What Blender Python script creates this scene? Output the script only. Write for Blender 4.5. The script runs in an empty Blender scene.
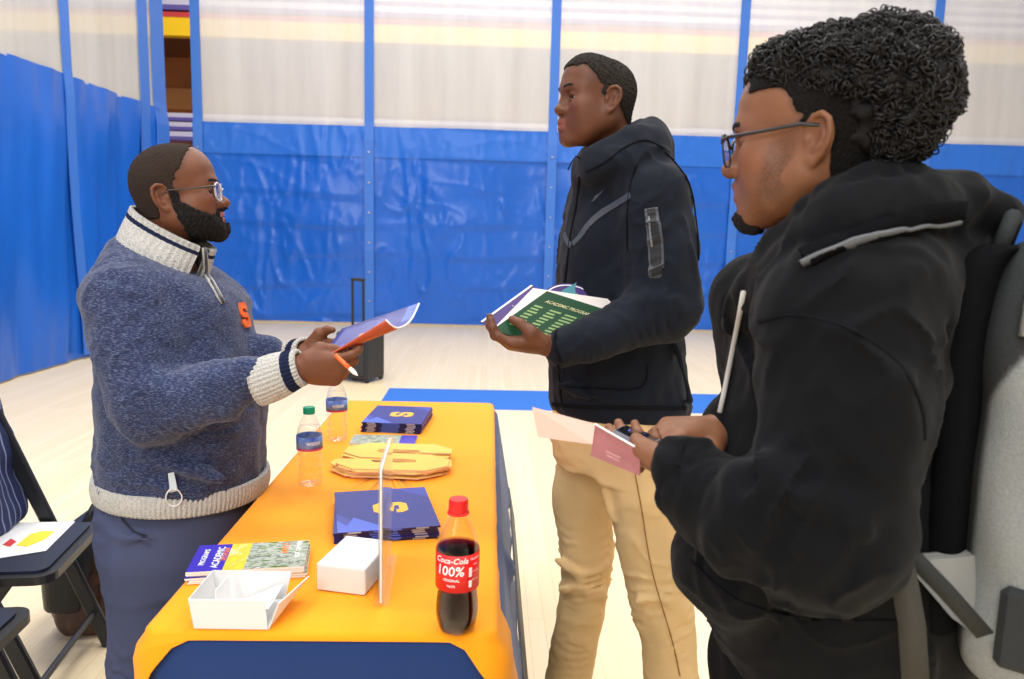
import bpy, math, random
import numpy as np
from mathutils import Vector, Matrix

random.seed(7)
SC = bpy.context.scene
COL = SC.collection
# ------------------------------------------------------------------ camera
FPX, CX, CY, CAMH = 757.0, 512.0, 339.5, 1.41
def _cam_axes():
    dy = Vector(((490 - CX) / FPX, -(230 - CY) / FPX, -1)).normalized()   # world +Y seen by the camera
    h = Vector((1, -0.0258, 0))                                          # tilt of the horizon
    up = h.cross(-dy) if False else dy.cross(h)
    if up.y < 0: up = -up
    up.normalize()
    x = dy.cross(up)
    return x, dy, up
AX, AY, AZ = _cam_axes()            # world axes in camera space
CAMR = Matrix((AX, AY, AZ))         # camera space -> world
CAMP = Vector((0, 0, CAMH))
cam_data = bpy.data.cameras.new('camera')
cam = bpy.data.objects.new('camera', cam_data)
COL.objects.link(cam)
cam.matrix_world = Matrix.Translation(CAMP) @ CAMR.to_4x4()
cam_data.sensor_width = 36
cam_data.lens = FPX / 1024 * 36
cam_data.clip_start = 0.05
cam_data.dof.use_dof = True
cam_data.dof.focus_distance = 1.75
cam_data.dof.aperture_fstop = 5.6
SC.camera = cam

# ------------------------------------------------------------------ light
SC.view_settings.view_transform = 'Standard'
SC.view_settings.look = 'None'
SC.view_settings.gamma = 1
SC.view_settings.use_curve_mapping = False
SC.view_settings.exposure = 0.0
W = bpy.data.worlds.new('gym_light'); SC.world = W
W.use_nodes = True
W.node_tree.nodes['Background'].inputs[0].default_value = (0.95, 0.97, 1.0, 1)
W.node_tree.nodes['Background'].inputs[1].default_value = 0.54
def area(name, loc, aim, sx, sy, power, col=(1, 0.97, 0.93)):
    l = bpy.data.lights.new(name, 'AREA'); l.shape = 'RECTANGLE'; l.size = sx; l.size_y = sy
    l.energy = power; l.color = col
    o = bpy.data.objects.new(name, l); COL.objects.link(o)
    o.location = loc
    o.rotation_euler = (Vector(aim) - Vector(loc)).to_track_quat('-Z', 'Y').to_euler()
    return o
for lx in (-3.0, 0.6, 4.2):
    for ly in (-2.5, 2.0, 6.5, 12.6):
        area('gym_lamp', (lx, ly, 7.5), (lx, ly, 0), 1.6, 1.6, 140)
area('front_fill_light', (-2.5, -5.5, 4.8), (0.0, 3.0, 1.0), 4.0, 2.5, 290)  # soft fill added behind the camera to light the fronts; no window known there

def ray(px, py):
    return CAMR @ Vector(((px - CX) / FPX, -(py - CY) / FPX, -1))
def P(px, py, y):
    """point of the photograph's pixel at the depth y in metres"""
    d = ray(px, py); return CAMP + d * (y / d.y)
def PZ(px, py, z=0.0):
    """where that pixel meets the level z"""
    d = ray(px, py); return CAMP + d * ((z - CAMH) / d.z)

# ------------------------------------------------------------------ materials
MATS = {}
def mat(name, col, rough=0.6, metal=0.0, spec=0.5, bump=0.0, bscale=60.0, var=0.0, vscale=20.0, vcol=None,
        alpha=1.0, sheen=0.0, attr=False, coat=0.0, stretch=(1, 1, 1), trans=0.0, ior=1.45, detail=4.0, sss=0.0):
    if name in MATS: return MATS[name]
    m = bpy.data.materials.new(name); m.use_nodes = True
    nt = m.node_tree; N = nt.nodes; L = nt.links
    b = N['Principled BSDF']
    b.inputs['Base Color'].default_value = (*col, 1)
    b.inputs['Roughness'].default_value = rough
    b.inputs['Metallic'].default_value = metal
    b.inputs['Specular IOR Level'].default_value = spec
    b.inputs['Alpha'].default_value = alpha
    b.inputs['Coat Weight'].default_value = coat
    b.inputs['Sheen Weight'].default_value = sheen
    b.inputs['Transmission Weight'].default_value = trans
    b.inputs['IOR'].default_value = ior
    if sss:
        b.inputs['Subsurface Weight'].default_value = sss
        b.inputs['Subsurface Radius'].default_value = (0.012, 0.005, 0.003)
        b.inputs['Subsurface Scale'].default_value = 0.5
    src = None
    if bump or var:
        tc = N.new('ShaderNodeTexCoord'); mp = N.new('ShaderNodeMapping')
        mp.inputs['Scale'].default_value = stretch
        L.new(tc.outputs['Object'], mp.inputs[0])
    if var:
        n = N.new('ShaderNodeTexNoise'); n.inputs['Scale'].default_value = vscale; n.inputs['Detail'].default_value = detail
        L.new(mp.outputs[0], n.inputs['Vector'])
        r = N.new('ShaderNodeValToRGB')
        c2 = vcol if vcol else tuple(max(0, c * (1 - var)) for c in col)
        r.color_ramp.elements[0].position = 0.35; r.color_ramp.elements[1].position = 0.65
        r.color_ramp.elements[0].color = (*c2, 1); r.color_ramp.elements[1].color = (*col, 1)
        L.new(n.outputs['Fac'], r.inputs[0]); src = r.outputs[0]
    if attr:
        a = N.new('ShaderNodeAttribute'); a.attribute_name = 'col'
        if src is not None:
            mx = N.new('ShaderNodeMix'); mx.data_type = 'RGBA'; mx.blend_type = 'MULTIPLY'
            mx.inputs[0].default_value = 1
            L.new(a.outputs['Color'], mx.inputs[6]); L.new(src, mx.inputs[7]); src = mx.outputs[2]
        else: src = a.outputs['Color']
    if src is not None: L.new(src, b.inputs['Base Color'])
    if bump:
        n2 = N.new('ShaderNodeTexNoise'); n2.inputs['Scale'].default_value = bscale; n2.inputs['Detail'].default_value = 3
        L.new(mp.outputs[0], n2.inputs['Vector'])
        bp = N.new('ShaderNodeBump'); bp.inputs['Strength'].default_value = bump; bp.inputs['Distance'].default_value = 0.01
        L.new(n2.outputs['Fac'], bp.inputs['Height']); L.new(bp.outputs[0], b.inputs['Normal'])
    MATS[name] = m
    return m
def srgb(r, g, b):
    f = lambda c: (c / 255 / 12.92) if c <= 10 else ((c / 255 + 0.055) / 1.055) ** 2.4
    return (f(r), f(g), f(b))

# ------------------------------------------------------------------ objects
def empty(name, loc=(0, 0, 0), label=None, cat=None, group=None, rotz=0.0):
    o = bpy.data.objects.new(name, None); COL.objects.link(o)
    o.location = loc; o.rotation_euler = (0, 0, rotz); o.empty_display_size = 0.05
    return tag(o, label, cat, group)
def tag(o, label=None, cat=None, group=None, kind=None):
    if label: o['label'] = label
    if cat: o['category'] = cat
    if group: o['group'] = group
    if kind: o['kind'] = kind
    return o
def adopt(o, parent):
    """make o a child of parent without moving it"""
    o.parent = parent
    M = Matrix.Identity(4); q = parent; chain = []
    while q is not None:
        chain.append(Matrix.LocRotScale(q.location, q.rotation_euler, q.scale)); q = q.parent
    for m in reversed(chain): M = M @ m
    mi = M.inverted()
    me = o.data
    if me is not None and o.type == 'MESH':
        me.transform(mi @ Matrix.LocRotScale(o.location, o.rotation_euler, o.scale))
        o.location = (0, 0, 0); o.rotation_euler = (0, 0, 0)
    return o
def mesh_obj(name, V, F, material, parent=None, smooth=False, mats=None, fm=None, keep=False):
    me = bpy.data.meshes.new(name)
    me.from_pydata([tuple(v) for v in V], [], [tuple(f) for f in F])
    for m in (mats or [material]): me.materials.append(m)
    if fm is not None: me.polygons.foreach_set('material_index', np.asarray(fm, dtype=np.int32))
    me.polygons.foreach_set('use_smooth', np.full(len(me.polygons), smooth))
    me.update()
    o = bpy.data.objects.new(name, me); COL.objects.link(o)
    if parent is not None:
        if keep: o.parent = parent
        else: adopt(o, parent)
    return o
class MB:
    """collects simple shapes into one mesh"""
    def __init__(s): s.V = []; s.F = []; s.M = []; s.mi = 0
    def add(s, V, F):
        n = len(s.V); s.V += [Vector(v) for v in V]; s.F += [tuple(i + n for i in f) for f in F]; s.M += [s.mi] * len(F); return s
    def box(s, c, d, M=None, bev=0.0):
        hx, hy, hz = d[0] / 2, d[1] / 2, d[2] / 2
        if bev <= 0:
            V = [(x, y, z) for x in (-hx, hx) for y in (-hy, hy) for z in (-hz, hz)]
            F = [(0, 1, 3, 2), (4, 6, 7, 5), (0, 4, 5, 1), (2, 3, 7, 6), (0, 2, 6, 4), (1, 5, 7, 3)]
        else:
            b = min(bev, hx * .99, hy * .99, hz * .99); V = []; F = []
            idx = {}
            for sx in (-1, 1):
                for sy in (-1, 1):
                    for sz in (-1, 1):
                        for a in range(3):
                            v = [sx * (hx - b), sy * (hy - b), sz * (hz - b)]
                            v[a] = (sx, sy, sz)[a] * (hx, hy, hz)[a]
                            idx[(sx, sy, sz, a)] = len(V); V.append(tuple(v))
            for a in range(3):
                o1, o2 = [i for i in range(3) if i != a]
                for sg in (-1, 1):
                    q = []
                    for u, w in ((-1, -1), (1, -1), (1, 1), (-1, 1)):
                        k = [0, 0, 0]; k[a] = sg; k[o1] = u; k[o2] = w
                        q.append(idx[(*k, a)])
                    F.append(tuple(q))
            for a in range(3):
                o1, o2 = [i for i in range(3) if i != a]
                for u in (-1, 1):
                    for w in (-1, 1):
                        k0 = [0, 0, 0]; k0[o1] = u; k0[o2] = w
                        ka = list(k0); ka[a] = -1; kb = list(k0); kb[a] = 1
                        F.append((idx[(*ka, o1)], idx[(*kb, o1)], idx[(*kb, o2)], idx[(*ka, o2)]))
            for sx in (-1, 1):
                for sy in (-1, 1):
                    for sz in (-1, 1):
                        F.append(tuple(idx[(sx, sy, sz, a)] for a in range(3)))
        M = M or Matrix.Identity(4)
        T = Matrix.Translation(Vector(c))
        return s.add([T @ (M @ Vector(v)) for v in V], F)
    def tube(s, pts, r, n=10, cap=True, flat=None, up=None):
        pts = [Vector(p) for p in pts]; R = r if hasattr(r, '__len__') else [r] * len(pts)
        V = []; F = []; prev = None
        for i, p in enumerate(pts):
            t = (pts[min(i + 1, len(pts) - 1)] - pts[max(i - 1, 0)]).normalized()
            if prev is None:
                a = Vector(up) if up else (Vector((0, 0, 1)) if abs(t.z) < 0.9 else Vector((1, 0, 0)))
            else: a = prev
            u = (a - t * a.dot(t)).normalized(); prev = u
            w = t.cross(u)
            for k in range(n):
                an = 2 * math.pi * k / n
                f1, f2 = (1, 1) if flat is None else flat
                V.append(p + (u * math.cos(an) * f1 + w * math.sin(an) * f2) * R[i])
        for i in range(len(pts) - 1):
            for k in range(n):
                k2 = (k + 1) % n
                F.append((i * n + k, i * n + k2, (i + 1) * n + k2, (i + 1) * n + k))
        if cap:
            F.append(tuple(reversed(range(n)))); F.append(tuple((len(pts) - 1) * n + k for k in range(n)))
        return s.add(V, F)
    def lathe(s, prof, n=32, c=(0, 0, 0), cap0=True, cap1=True, M=None, mod=None):
        V = []; F = []
        for (r, z) in prof:
            for k in range(n):
                a = 2 * math.pi * k / n
                rr = r if mod is None else r * mod(a, z)
                V.append(Vector((rr * math.cos(a), rr * math.sin(a), z)))
        for i in range(len(prof) - 1):
            for k in range(n):
                k2 = (k + 1) % n
                F.append((i * n + k, i * n + k2, (i + 1) * n + k2, (i + 1) * n + k))
        if cap0: F.append(tuple(reversed(range(n))))
        if cap1: F.append(tuple((len(prof) - 1) * n + k for k in range(n)))
        M = M or Matrix.Identity(4); T = Matrix.Translation(Vector(c))
        return s.add([T @ (M @ v) for v in V], F)
    def prism(s, poly, z0, z1, M=None):
        n = len(poly); V = [Vector((x, y, z0)) for x, y in poly] + [Vector((x, y, z1)) for x, y in poly]
        F = [tuple(reversed(range(n))), tuple(range(n, 2 * n))] + [(i, (i + 1) % n, n + (i + 1) % n, n + i) for i in range(n)]
        if M: V = [M @ v for v in V]
        return s.add(V, F)
    def xf(s, M): s.V = [M @ v for v in s.V]; return s
    def build(s, name, material, parent=None, smooth=False, mats=None, keep=False):
        return mesh_obj(name, s.V, s.F, material, parent, smooth, mats, s.M if mats else None, keep)
def smooth_angle(o, ang=40):
    """smooth shading with edges sharper than ang kept"""
    me = o.data
    me.polygons.foreach_set('use_smooth', np.full(len(me.polygons), True))
    import bmesh
    bm = bmesh.new(); bm.from_mesh(me)
    for e in bm.edges:
        e.smooth = not (len(e.link_faces) == 2 and e.calc_face_angle(0) > math.radians(ang))
    bm.to_mesh(me); bm.free()
    return o
def text_vf(s, size=1.0, font_bold=False, shear=0.0, ext=0.0, res=2):
    """outline of a word as vertices and faces, centred on the origin"""
    c = bpy.data.curves.new('lettering', 'FONT'); c.body = s; c.size = size; c.align_x = 'CENTER'; c.align_y = 'CENTER'
    c.shear = shear; c.extrude = ext; c.resolution_u = res
    if font_bold: c.offset = size * 0.018
    o = bpy.data.objects.new('lettering', c); COL.objects.link(o)
    dg = bpy.context.evaluated_depsgraph_get(); dg.update()
    me = o.evaluated_get(dg).to_mesh()
    V = [v.co.copy() for v in me.vertices]; F = [tuple(p.vertices) for p in me.polygons]
    o.evaluated_get(dg).to_mesh_clear()
    bpy.data.objects.remove(o); bpy.data.curves.remove(c)
    return V, F
def smoothpath(pts, n=8):
    """Catmull-Rom through pts (tuples of any length)"""
    A = np.array(pts, float); out = []
    for i in range(len(A) - 1):
        p0 = A[max(i - 1, 0)]; p1 = A[i]; p2 = A[i + 1]; p3 = A[min(i + 2, len(A) - 1)]
        for k in range(n):
            t = k / n
            out.append(0.5 * (2 * p1 + (p2 - p0) * t + (2 * p0 - 5 * p1 + 4 * p2 - p3) * t * t + (3 * p1 - p0 - 3 * p2 + p3) * t ** 3))
    out.append(A[-1])
    return np.array(out)

# ------------------------------------------------------------------ implicit bodies (smooth blended surfaces)
_rng = np.random.RandomState(3)
_ND = {}
def noise3(Q, scale, seed=0):
    """smooth noise of about -1..1"""
    if seed not in _ND:
        r = np.random.RandomState(seed + 11)
        d = r.normal(size=(9, 3)); d /= np.linalg.norm(d, axis=1)[:, None]
        _ND[seed] = (d * r.uniform(0.6, 1.7, (9, 1)), r.uniform(0, 6.28, 9))
    d, ph = _ND[seed]
    q = Q @ (d.T * (2 * math.pi / scale)) + ph
    return np.sin(q).sum(axis=1) / 3.2
class SDF:
    def __init__(s): s.n = []; s.R = np.eye(3); s.T = np.zeros(3); s.sc = 1.0
    def frame(s, M=None, sc=1.0):
        if M is None: s.R = np.eye(3); s.T = np.zeros(3)
        else:
            s.R = np.array(M.to_3x3()); s.T = np.array(M.to_translation())
        s.sc = sc; return s
    def _put(s, f, lo, hi, k, op):
        R, T, sc = s.R.copy(), s.T.copy(), s.sc
        lo = np.array(lo, float); hi = np.array(hi, float)
        cs = np.array([[(lo, hi)[a][0], (lo, hi)[b][1], (lo, hi)[c][2]] for a in (0, 1) for b in (0, 1) for c in (0, 1)])
        w = (cs * sc) @ R.T + T
        if np.allclose(R, np.eye(3)) and sc == 1.0: g = (lambda Q: f(Q - T)) if T.any() else f
        else: g = lambda Q: f(((Q - T) @ R) / sc) * sc
        s.n.append((g, w.min(0), w.max(0), k, op))
    def ell(s, c, r, k=0.01, op='u', rot=None):
        c = np.array(c, float); r = np.array(r, float)
        Rm = np.array(rot.to_3x3()) if rot is not None else None
        m = r.max() if rot is not None else r
        def f(Q):
            p = Q - c
            if Rm is not None: p = p @ Rm
            k0 = np.linalg.norm(p / r, axis=1); k1 = np.linalg.norm(p / (r * r), axis=1) + 1e-9
            return k0 * (k0 - 1) / k1
        s._put(f, c - m, c + m, k, op)
    def tube(s, pts, rad, k=0.01, op='u', wr=(), flat=None, inner=0.0):
        """rounded tube along pts; flat=(axis, factor) squeezes it along an axis; wr = folds (u0, width, amp, wavelength, seed)"""
        A = np.array([tuple(p) for p in pts], float); Rr = np.array(rad if hasattr(rad, '__len__') else [rad] * len(A), float)
        L = np.linalg.norm(np.diff(A, axis=0), axis=1); U = np.concatenate([[0], np.cumsum(L)])
        if flat is not None:
            ax = np.array(flat[0], float); ax /= np.linalg.norm(ax); fl = flat[1]
        def f(Q):
            best = np.full(len(Q), 1e9); uu = np.zeros(len(Q))
            for i in range(len(A) - 1):
                ab = A[i + 1] - A[i]; pa = Q - A[i]
                t = np.clip(pa @ ab / (ab @ ab + 1e-12), 0, 1)
                v = pa - t[:, None] * ab
                if flat is not None:
                    v = v + np.outer(v @ ax, ax) * (1 / fl - 1)
                d = np.sqrt((v * v).sum(1)) - (Rr[i] + (Rr[i + 1] - Rr[i]) * t)
                if flat is not None: d = d * min(1.0, fl)
                if inner:
                    h = np.clip(inner - np.abs(best - d), 0, None)
                    nb = np.minimum(best, d) - h * h / (4 * inner)
                else: nb = np.minimum(best, d)
                m = d < best
                uu = np.where(m, U[i] + t * L[i], uu); best = nb
            for (u0, w, amp, lam, sd) in wr:
                g = np.exp(-((uu - u0) / w) ** 2)
                if g.max() > 0.01:
                    nz = noise3(Q, lam * 2.6, sd)
                    sw = np.sin(uu * 2 * math.pi / lam + 2.2 * nz)
                    best = best - amp * g * (np.abs(sw) * 1.6 - 0.8) * (0.55 + 0.45 * noise3(Q, lam * 2.1, sd + 1))
            return best
        m = Rr.max() + 0.01
        s._put(f, A.min(0) - m, A.max(0) + m, k, op)
    def loft(s, sec, k=0.02, op='u', n=2.3, dense=True):
        """upright solid from sections (z, cx, cy, rx, ry)"""
        A = np.array(sec, float); A = A[np.argsort(A[:, 0])]
        B = smoothpath(A, 6) if dense else A
        B = B[np.argsort(B[:, 0])]
        def f(Q):
            z = np.clip(Q[:, 2], B[0, 0], B[-1, 0])
            cx, cy, rx, ry = (np.interp(z, B[:, 0], B[:, i]) for i in (1, 2, 3, 4))
            ax = np.abs(Q[:, 0] - cx) / rx; ay = np.abs(Q[:, 1] - cy) / ry
            q = (ax ** n + ay ** n) ** (1 / n)
            d = (q - 1) * np.minimum(rx, ry)
            dz = np.abs(Q[:, 2] - z)
            return np.where(dz > 0, np.sqrt(np.maximum(d, 0) ** 2 + dz ** 2) + np.minimum(d, 0) * (dz < 1e-9), d) if False else np.maximum(d, Q[:, 2] - B[-1, 0]) if False else np.where(dz > 0, np.maximum(d, dz), d)
        rm = A[:, 3:5].max()
        s._put(f, (A[:, 1].min() - rm, A[:, 2].min() - rm, A[0, 0]), (A[:, 1].max() + rm, A[:, 2].max() + rm, A[-1, 0]), k, op)
    def box(s, c, h, r=0.005, k=0.01, op='u', rot=None):
        c = np.array(c, float); h = np.array(h, float) - r
        Rm = np.array(rot.to_3x3()) if rot is not None else None
        def f(Q):
            p = Q - c
            if Rm is not None: p = p @ Rm
            q = np.abs(p) - h
            return np.linalg.norm(np.maximum(q, 0), axis=1) + np.minimum(q.max(1), 0) - r
        m = np.linalg.norm(h + r) if rot is not None else h + r
        s._put(f, c - m, c + m, k, op)
    def half(s, pt, nrm, k=0.004):
        """cut away everything on the side nrm points to"""
        pt = np.array(tuple(pt), float); nn = np.array(tuple(nrm), float); nn /= np.linalg.norm(nn)
        s._put(lambda Q: (Q - pt) @ nn, (-9, -9, -9), (9, 9, 9), k, 'i')
    def func(s, f):
        """f(Q local, d) -> d"""
        R, T, sc = s.R.copy(), s.T.copy(), s.sc
        s.n.append((lambda Q, d: f(((Q - T) @ R) / sc, d), None, None, 0, 'g'))
    def ev(s, Q, lo=None, hi=None, mg=0.0):
        d = np.full(len(Q), 1.0)
        for (f, a, b, k, op) in s.n:
            if op == 'g': d = f(Q, d); continue
            if op != 'i' and lo is not None:
                m = k + mg
                if (a - m > hi).any() or (b + m < lo).any(): continue
            v = f(Q)
            if op == 'u':
                if k > 0:
                    h = np.maximum(k - np.abs(d - v), 0) / k; d = np.minimum(d, v) - h * h * k * 0.25
                else: d = np.minimum(d, v)
            elif op == 's':
                v = -v
                h = np.maximum(k - np.abs(d - v), 0) / max(k, 1e-9); d = np.maximum(d, v) + h * h * k * 0.25
            elif op == 'i':
                h = np.maximum(k - np.abs(d - v), 0) / max(k, 1e-9); d = np.maximum(d, v) + h * h * k * 0.25
        return d
    def bounds(s):
        u = [(a, b) for (f, a, b, k, op) in s.n if op == 'u']
        return np.min([a for a, b in u], 0), np.max([b for a, b in u], 0)
    def polygonize(s, h, pad=0.02, clip=None, smooth=1):
        lo, hi = s.bounds(); lo = lo - pad; hi = hi + pad
        if clip is not None: lo = np.maximum(lo, clip[0]); hi = np.minimum(hi, clip[1])
        B = 14
        nb = np.ceil((hi - lo) / (h * B)).astype(int)
        n = nb * B
        ii = np.stack(np.meshgrid(*[np.arange(q) for q in nb], indexing='ij'), -1).reshape(-1, 3)
        cen = lo + (ii + 0.5) * B * h - 0.5 * h
        D = np.empty(len(cen))
        for i in range(0, len(cen), 20000): D[i:i + 20000] = s.ev(cen[i:i + 20000])
        hd = B * h * 0.87
        act = np.abs(D) < hd * 1.7 + 0.012
        G = np.repeat(np.repeat(np.repeat(np.where(D > 0, 1.0, -1.0).astype(np.float32).reshape(nb), B, 0), B, 1), B, 2)
        off = np.stack(np.meshgrid(*[np.arange(B)] * 3, indexing='ij'), -1).reshape(-1, 3) * h
        for a in np.nonzero(act)[0]:
            o = lo + ii[a] * B * h
            v = s.ev(o + off, o, o + B * h, 0.006)
            i, j, k = ii[a] * B
            G[i:i + B, j:j + B, k:k + B] = v.reshape(B, B, B)
        return nets(G, lo, h, smooth)
def nets(G, lo, h, smooth=1):
    S = G < 0
    c = np.zeros(tuple(q - 1 for q in S.shape), np.uint8)
    sl = (slice(None, -1), slice(1, None))
    for a in (0, 1):
        for b in (0, 1):
            for d in (0, 1): c += S[sl[a], sl[b], sl[d]]
    I, J, K = np.nonzero((c > 0) & (c < 8))
    idx = np.full(c.shape, -1, np.int32); idx[I, J, K] = np.arange(len(I))
    cor = [(a, b, d) for a in (0, 1) for b in (0, 1) for d in (0, 1)]
    val = np.stack([G[I + a, J + b, K + d] for a, b, d in cor], 1).astype(np.float64)
    acc = np.zeros((len(I), 3)); cnt = np.zeros(len(I))
    for p in range(8):
        for q in range(p + 1, 8):
            df = np.array(cor[q]) - np.array(cor[p])
            if np.abs(df).sum() != 1: continue
            m = (val[:, p] < 0) != (val[:, q] < 0)
            t = np.where(m, val[:, p] / np.where(m, val[:, p] - val[:, q], 1), 0)
            acc += np.where(m[:, None], np.array(cor[p]) + t[:, None] * df, 0); cnt += m
    V = lo + (np.stack([I, J, K], 1) + acc / cnt[:, None]) * h
    Fs = []
    for ax in range(3):
        s0 = [slice(1, -1)] * 3; s1 = [slice(1, -1)] * 3
        s0[ax] = slice(0, -1); s1[ax] = slice(1, None)
        A = S[tuple(s0)]; Bm = S[tuple(s1)]
        m = np.stack(np.nonzero(A != Bm), 1)
        if not len(m): continue
        sg = A[m[:, 0], m[:, 1], m[:, 2]]
        m = m.copy()
        for q in range(3):
            if q != ax: m[:, q] += 1
        u, w = [(1, 2), (2, 0), (0, 1)][ax]
        def cell(du, dw):
            r = m.copy(); r[:, u] -= du; r[:, w] -= dw
            return idx[r[:, 0], r[:, 1], r[:, 2]]
        q = np.stack([cell(1, 1), cell(0, 1), cell(0, 0), cell(1, 0)], 1)
        q = np.where(sg[:, None], q, q[:, ::-1])
        Fs.append(q)
    F = np.concatenate(Fs); F = F[(F >= 0).all(1)]
    for _ in range(smooth):
        a = np.concatenate([F[:, i] for i in range(4)]); b = np.concatenate([F[:, (i + 1) % 4] for i in range(4)])
        s2 = np.stack([np.bincount(a, V[b, i], len(V)) + np.bincount(b, V[a, i], len(V)) for i in range(3)], 1)
        ct = np.bincount(a, minlength=len(V)) + np.bincount(b, minlength=len(V))
        V = V * 0.5 + 0.5 * s2 / np.maximum(ct, 1)[:, None]
    return V, F
def np_obj(name, V, F, material, parent=None, col=None, mats=None, fm=None):
    me = bpy.data.meshes.new(name)
    me.vertices.add(len(V)); me.vertices.foreach_set('co', np.ascontiguousarray(V, dtype=np.float32).ravel())
    nF = len(F); w = F.shape[1]
    me.loops.add(nF * w); me.loops.foreach_set('vertex_index', np.ascontiguousarray(F, dtype=np.int32).ravel())
    me.polygons.add(nF); me.polygons.foreach_set('loop_start', np.arange(0, nF * w, w, dtype=np.int32))
    for m in (mats or [material]): me.materials.append(m)
    if fm is not None: me.polygons.foreach_set('material_index', np.asarray(fm, dtype=np.int32))
    me.polygons.foreach_set('use_smooth', np.full(nF, True))
    me.update(calc_edges=True)
    if col is not None:
        at = me.color_attributes.new('col', 'FLOAT_COLOR', 'POINT')
        at.data.foreach_set('color', np.concatenate([col, np.ones((len(col), 1))], 1).astype(np.float32).ravel())
    o = bpy.data.objects.new(name, me); COL.objects.link(o)
    if parent is not None: adopt(o, parent)
    return o
def creases(Q, lam, amp, sd, an=(1, 1, 1)):
    """raised folds as cloth makes them: sharp ridges with soft valleys"""
    q = Q * np.array(an); q = q + .35 * lam * np.stack([noise3(q, lam * 1.3, sd + 5), noise3(q, lam * 1.4, sd + 6), noise3(q, lam * 1.2, sd + 7)], 1)
    r = 1 - np.clip(np.abs(noise3(q, lam, sd)), 0, 1)
    return amp * r ** 3 * (.5 + .5 * np.clip(noise3(Q, lam * 2.3, sd + 9), -1, 1))
def sstep(a, b, x):
    t = np.clip((x - a) / (b - a), 0, 1); return t * t * (3 - 2 * t)
# ------------------------------------------------------------------ the setting: floor, far wall, balcony
def wood_floor():
    m = bpy.data.materials.new('maple_floor'); m.use_nodes = True
    N = m.node_tree.nodes; L = m.node_tree.links; b = N['Principled BSDF']
    tc = N.new('ShaderNodeTexCoord'); mp = N.new('ShaderNodeMapping'); mp.inputs['Rotation'].default_value = (0, 0, math.pi / 2)
    L.new(tc.outputs['Object'], mp.inputs[0])
    br = N.new('ShaderNodeTexBrick'); br.offset = 0.37
    br.inputs['Scale'].default_value = 1.0; br.inputs['Brick Width'].default_value = 1.3; br.inputs['Row Height'].default_value = 0.057
    br.inputs['Mortar Size'].default_value = 0.0012; br.inputs['Mortar Smooth'].default_value = 0.5
    br.inputs['Color1'].default_value = (0.93, 0.77, 0.52, 1); br.inputs['Color2'].default_value = (0.88, 0.71, 0.45, 1)
    br.inputs['Mortar'].default_value = (0.72, 0.55, 0.33, 1)
    L.new(mp.outputs[0], br.inputs['Vector'])
    n = N.new('ShaderNodeTexNoise'); n.inputs['Scale'].default_value = 2.0; n.inputs['Detail'].default_value = 6
    mp2 = N.new('ShaderNodeMapping'); mp2.inputs['Scale'].default_value = (14, 0.8, 1)
    L.new(tc.outputs['Object'], mp2.inputs[0]); L.new(mp2.outputs[0], n.inputs['Vector'])
    mx = N.new('ShaderNodeMix'); mx.data_type = 'RGBA'; mx.blend_type = 'MULTIPLY'
    r = N.new('ShaderNodeValToRGB'); r.color_ramp.elements[0].color = (0.9, 0.87, 0.8, 1); r.color_ramp.elements[1].color = (1, 1, 1, 1)
    L.new(n.outputs['Fac'], r.inputs[0]); mx.inputs[0].default_value = 0.7
    L.new(br.outputs[0], mx.inputs[6]); L.new(r.outputs[0], mx.inputs[7])
    # the painted blue court line
    sp = N.new('ShaderNodeSeparateXYZ'); L.new(tc.outputs['Object'], sp.inputs[0])
    p1 = PZ(389.5, 388); p2 = PZ(500, 403.5)
    def cmp_(out, op, v):
        k = N.new('ShaderNodeMath'); k.operation = op; L.new(out, k.inputs[0]); k.inputs[1].default_value = v; return k.outputs[0]
    def mul(a, c):
        k = N.new('ShaderNodeMath'); k.operation = 'MULTIPLY'; L.new(a, k.inputs[0]); L.new(c, k.inputs[1]); return k.outputs[0]
    msk = mul(mul(cmp_(sp.outputs[1], 'GREATER_THAN', PZ(560, 411).y), cmp_(sp.outputs[1], 'LESS_THAN', p1.y)), cmp_(sp.outputs[0], 'GREATER_THAN', p1.x))
    m2 = N.new('ShaderNodeMix'); m2.data_type = 'RGBA'
    L.new(msk, m2.inputs[0]); L.new(mx.outputs[2], m2.inputs[6]); m2.inputs[7].default_value = (*srgb(60, 118, 205), 1)
    L.new(m2.outputs[2], b.inputs['Base Color'])
    b.inputs['Roughness'].default_value = 0.3; b.inputs['Specular IOR Level'].default_value = 0.4
    return m
fl = MB(); fl.box((0.5, 6, -0.05), (26, 24, 0.1))
tag(fl.build('floor', wood_floor()), kind='structure')

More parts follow.
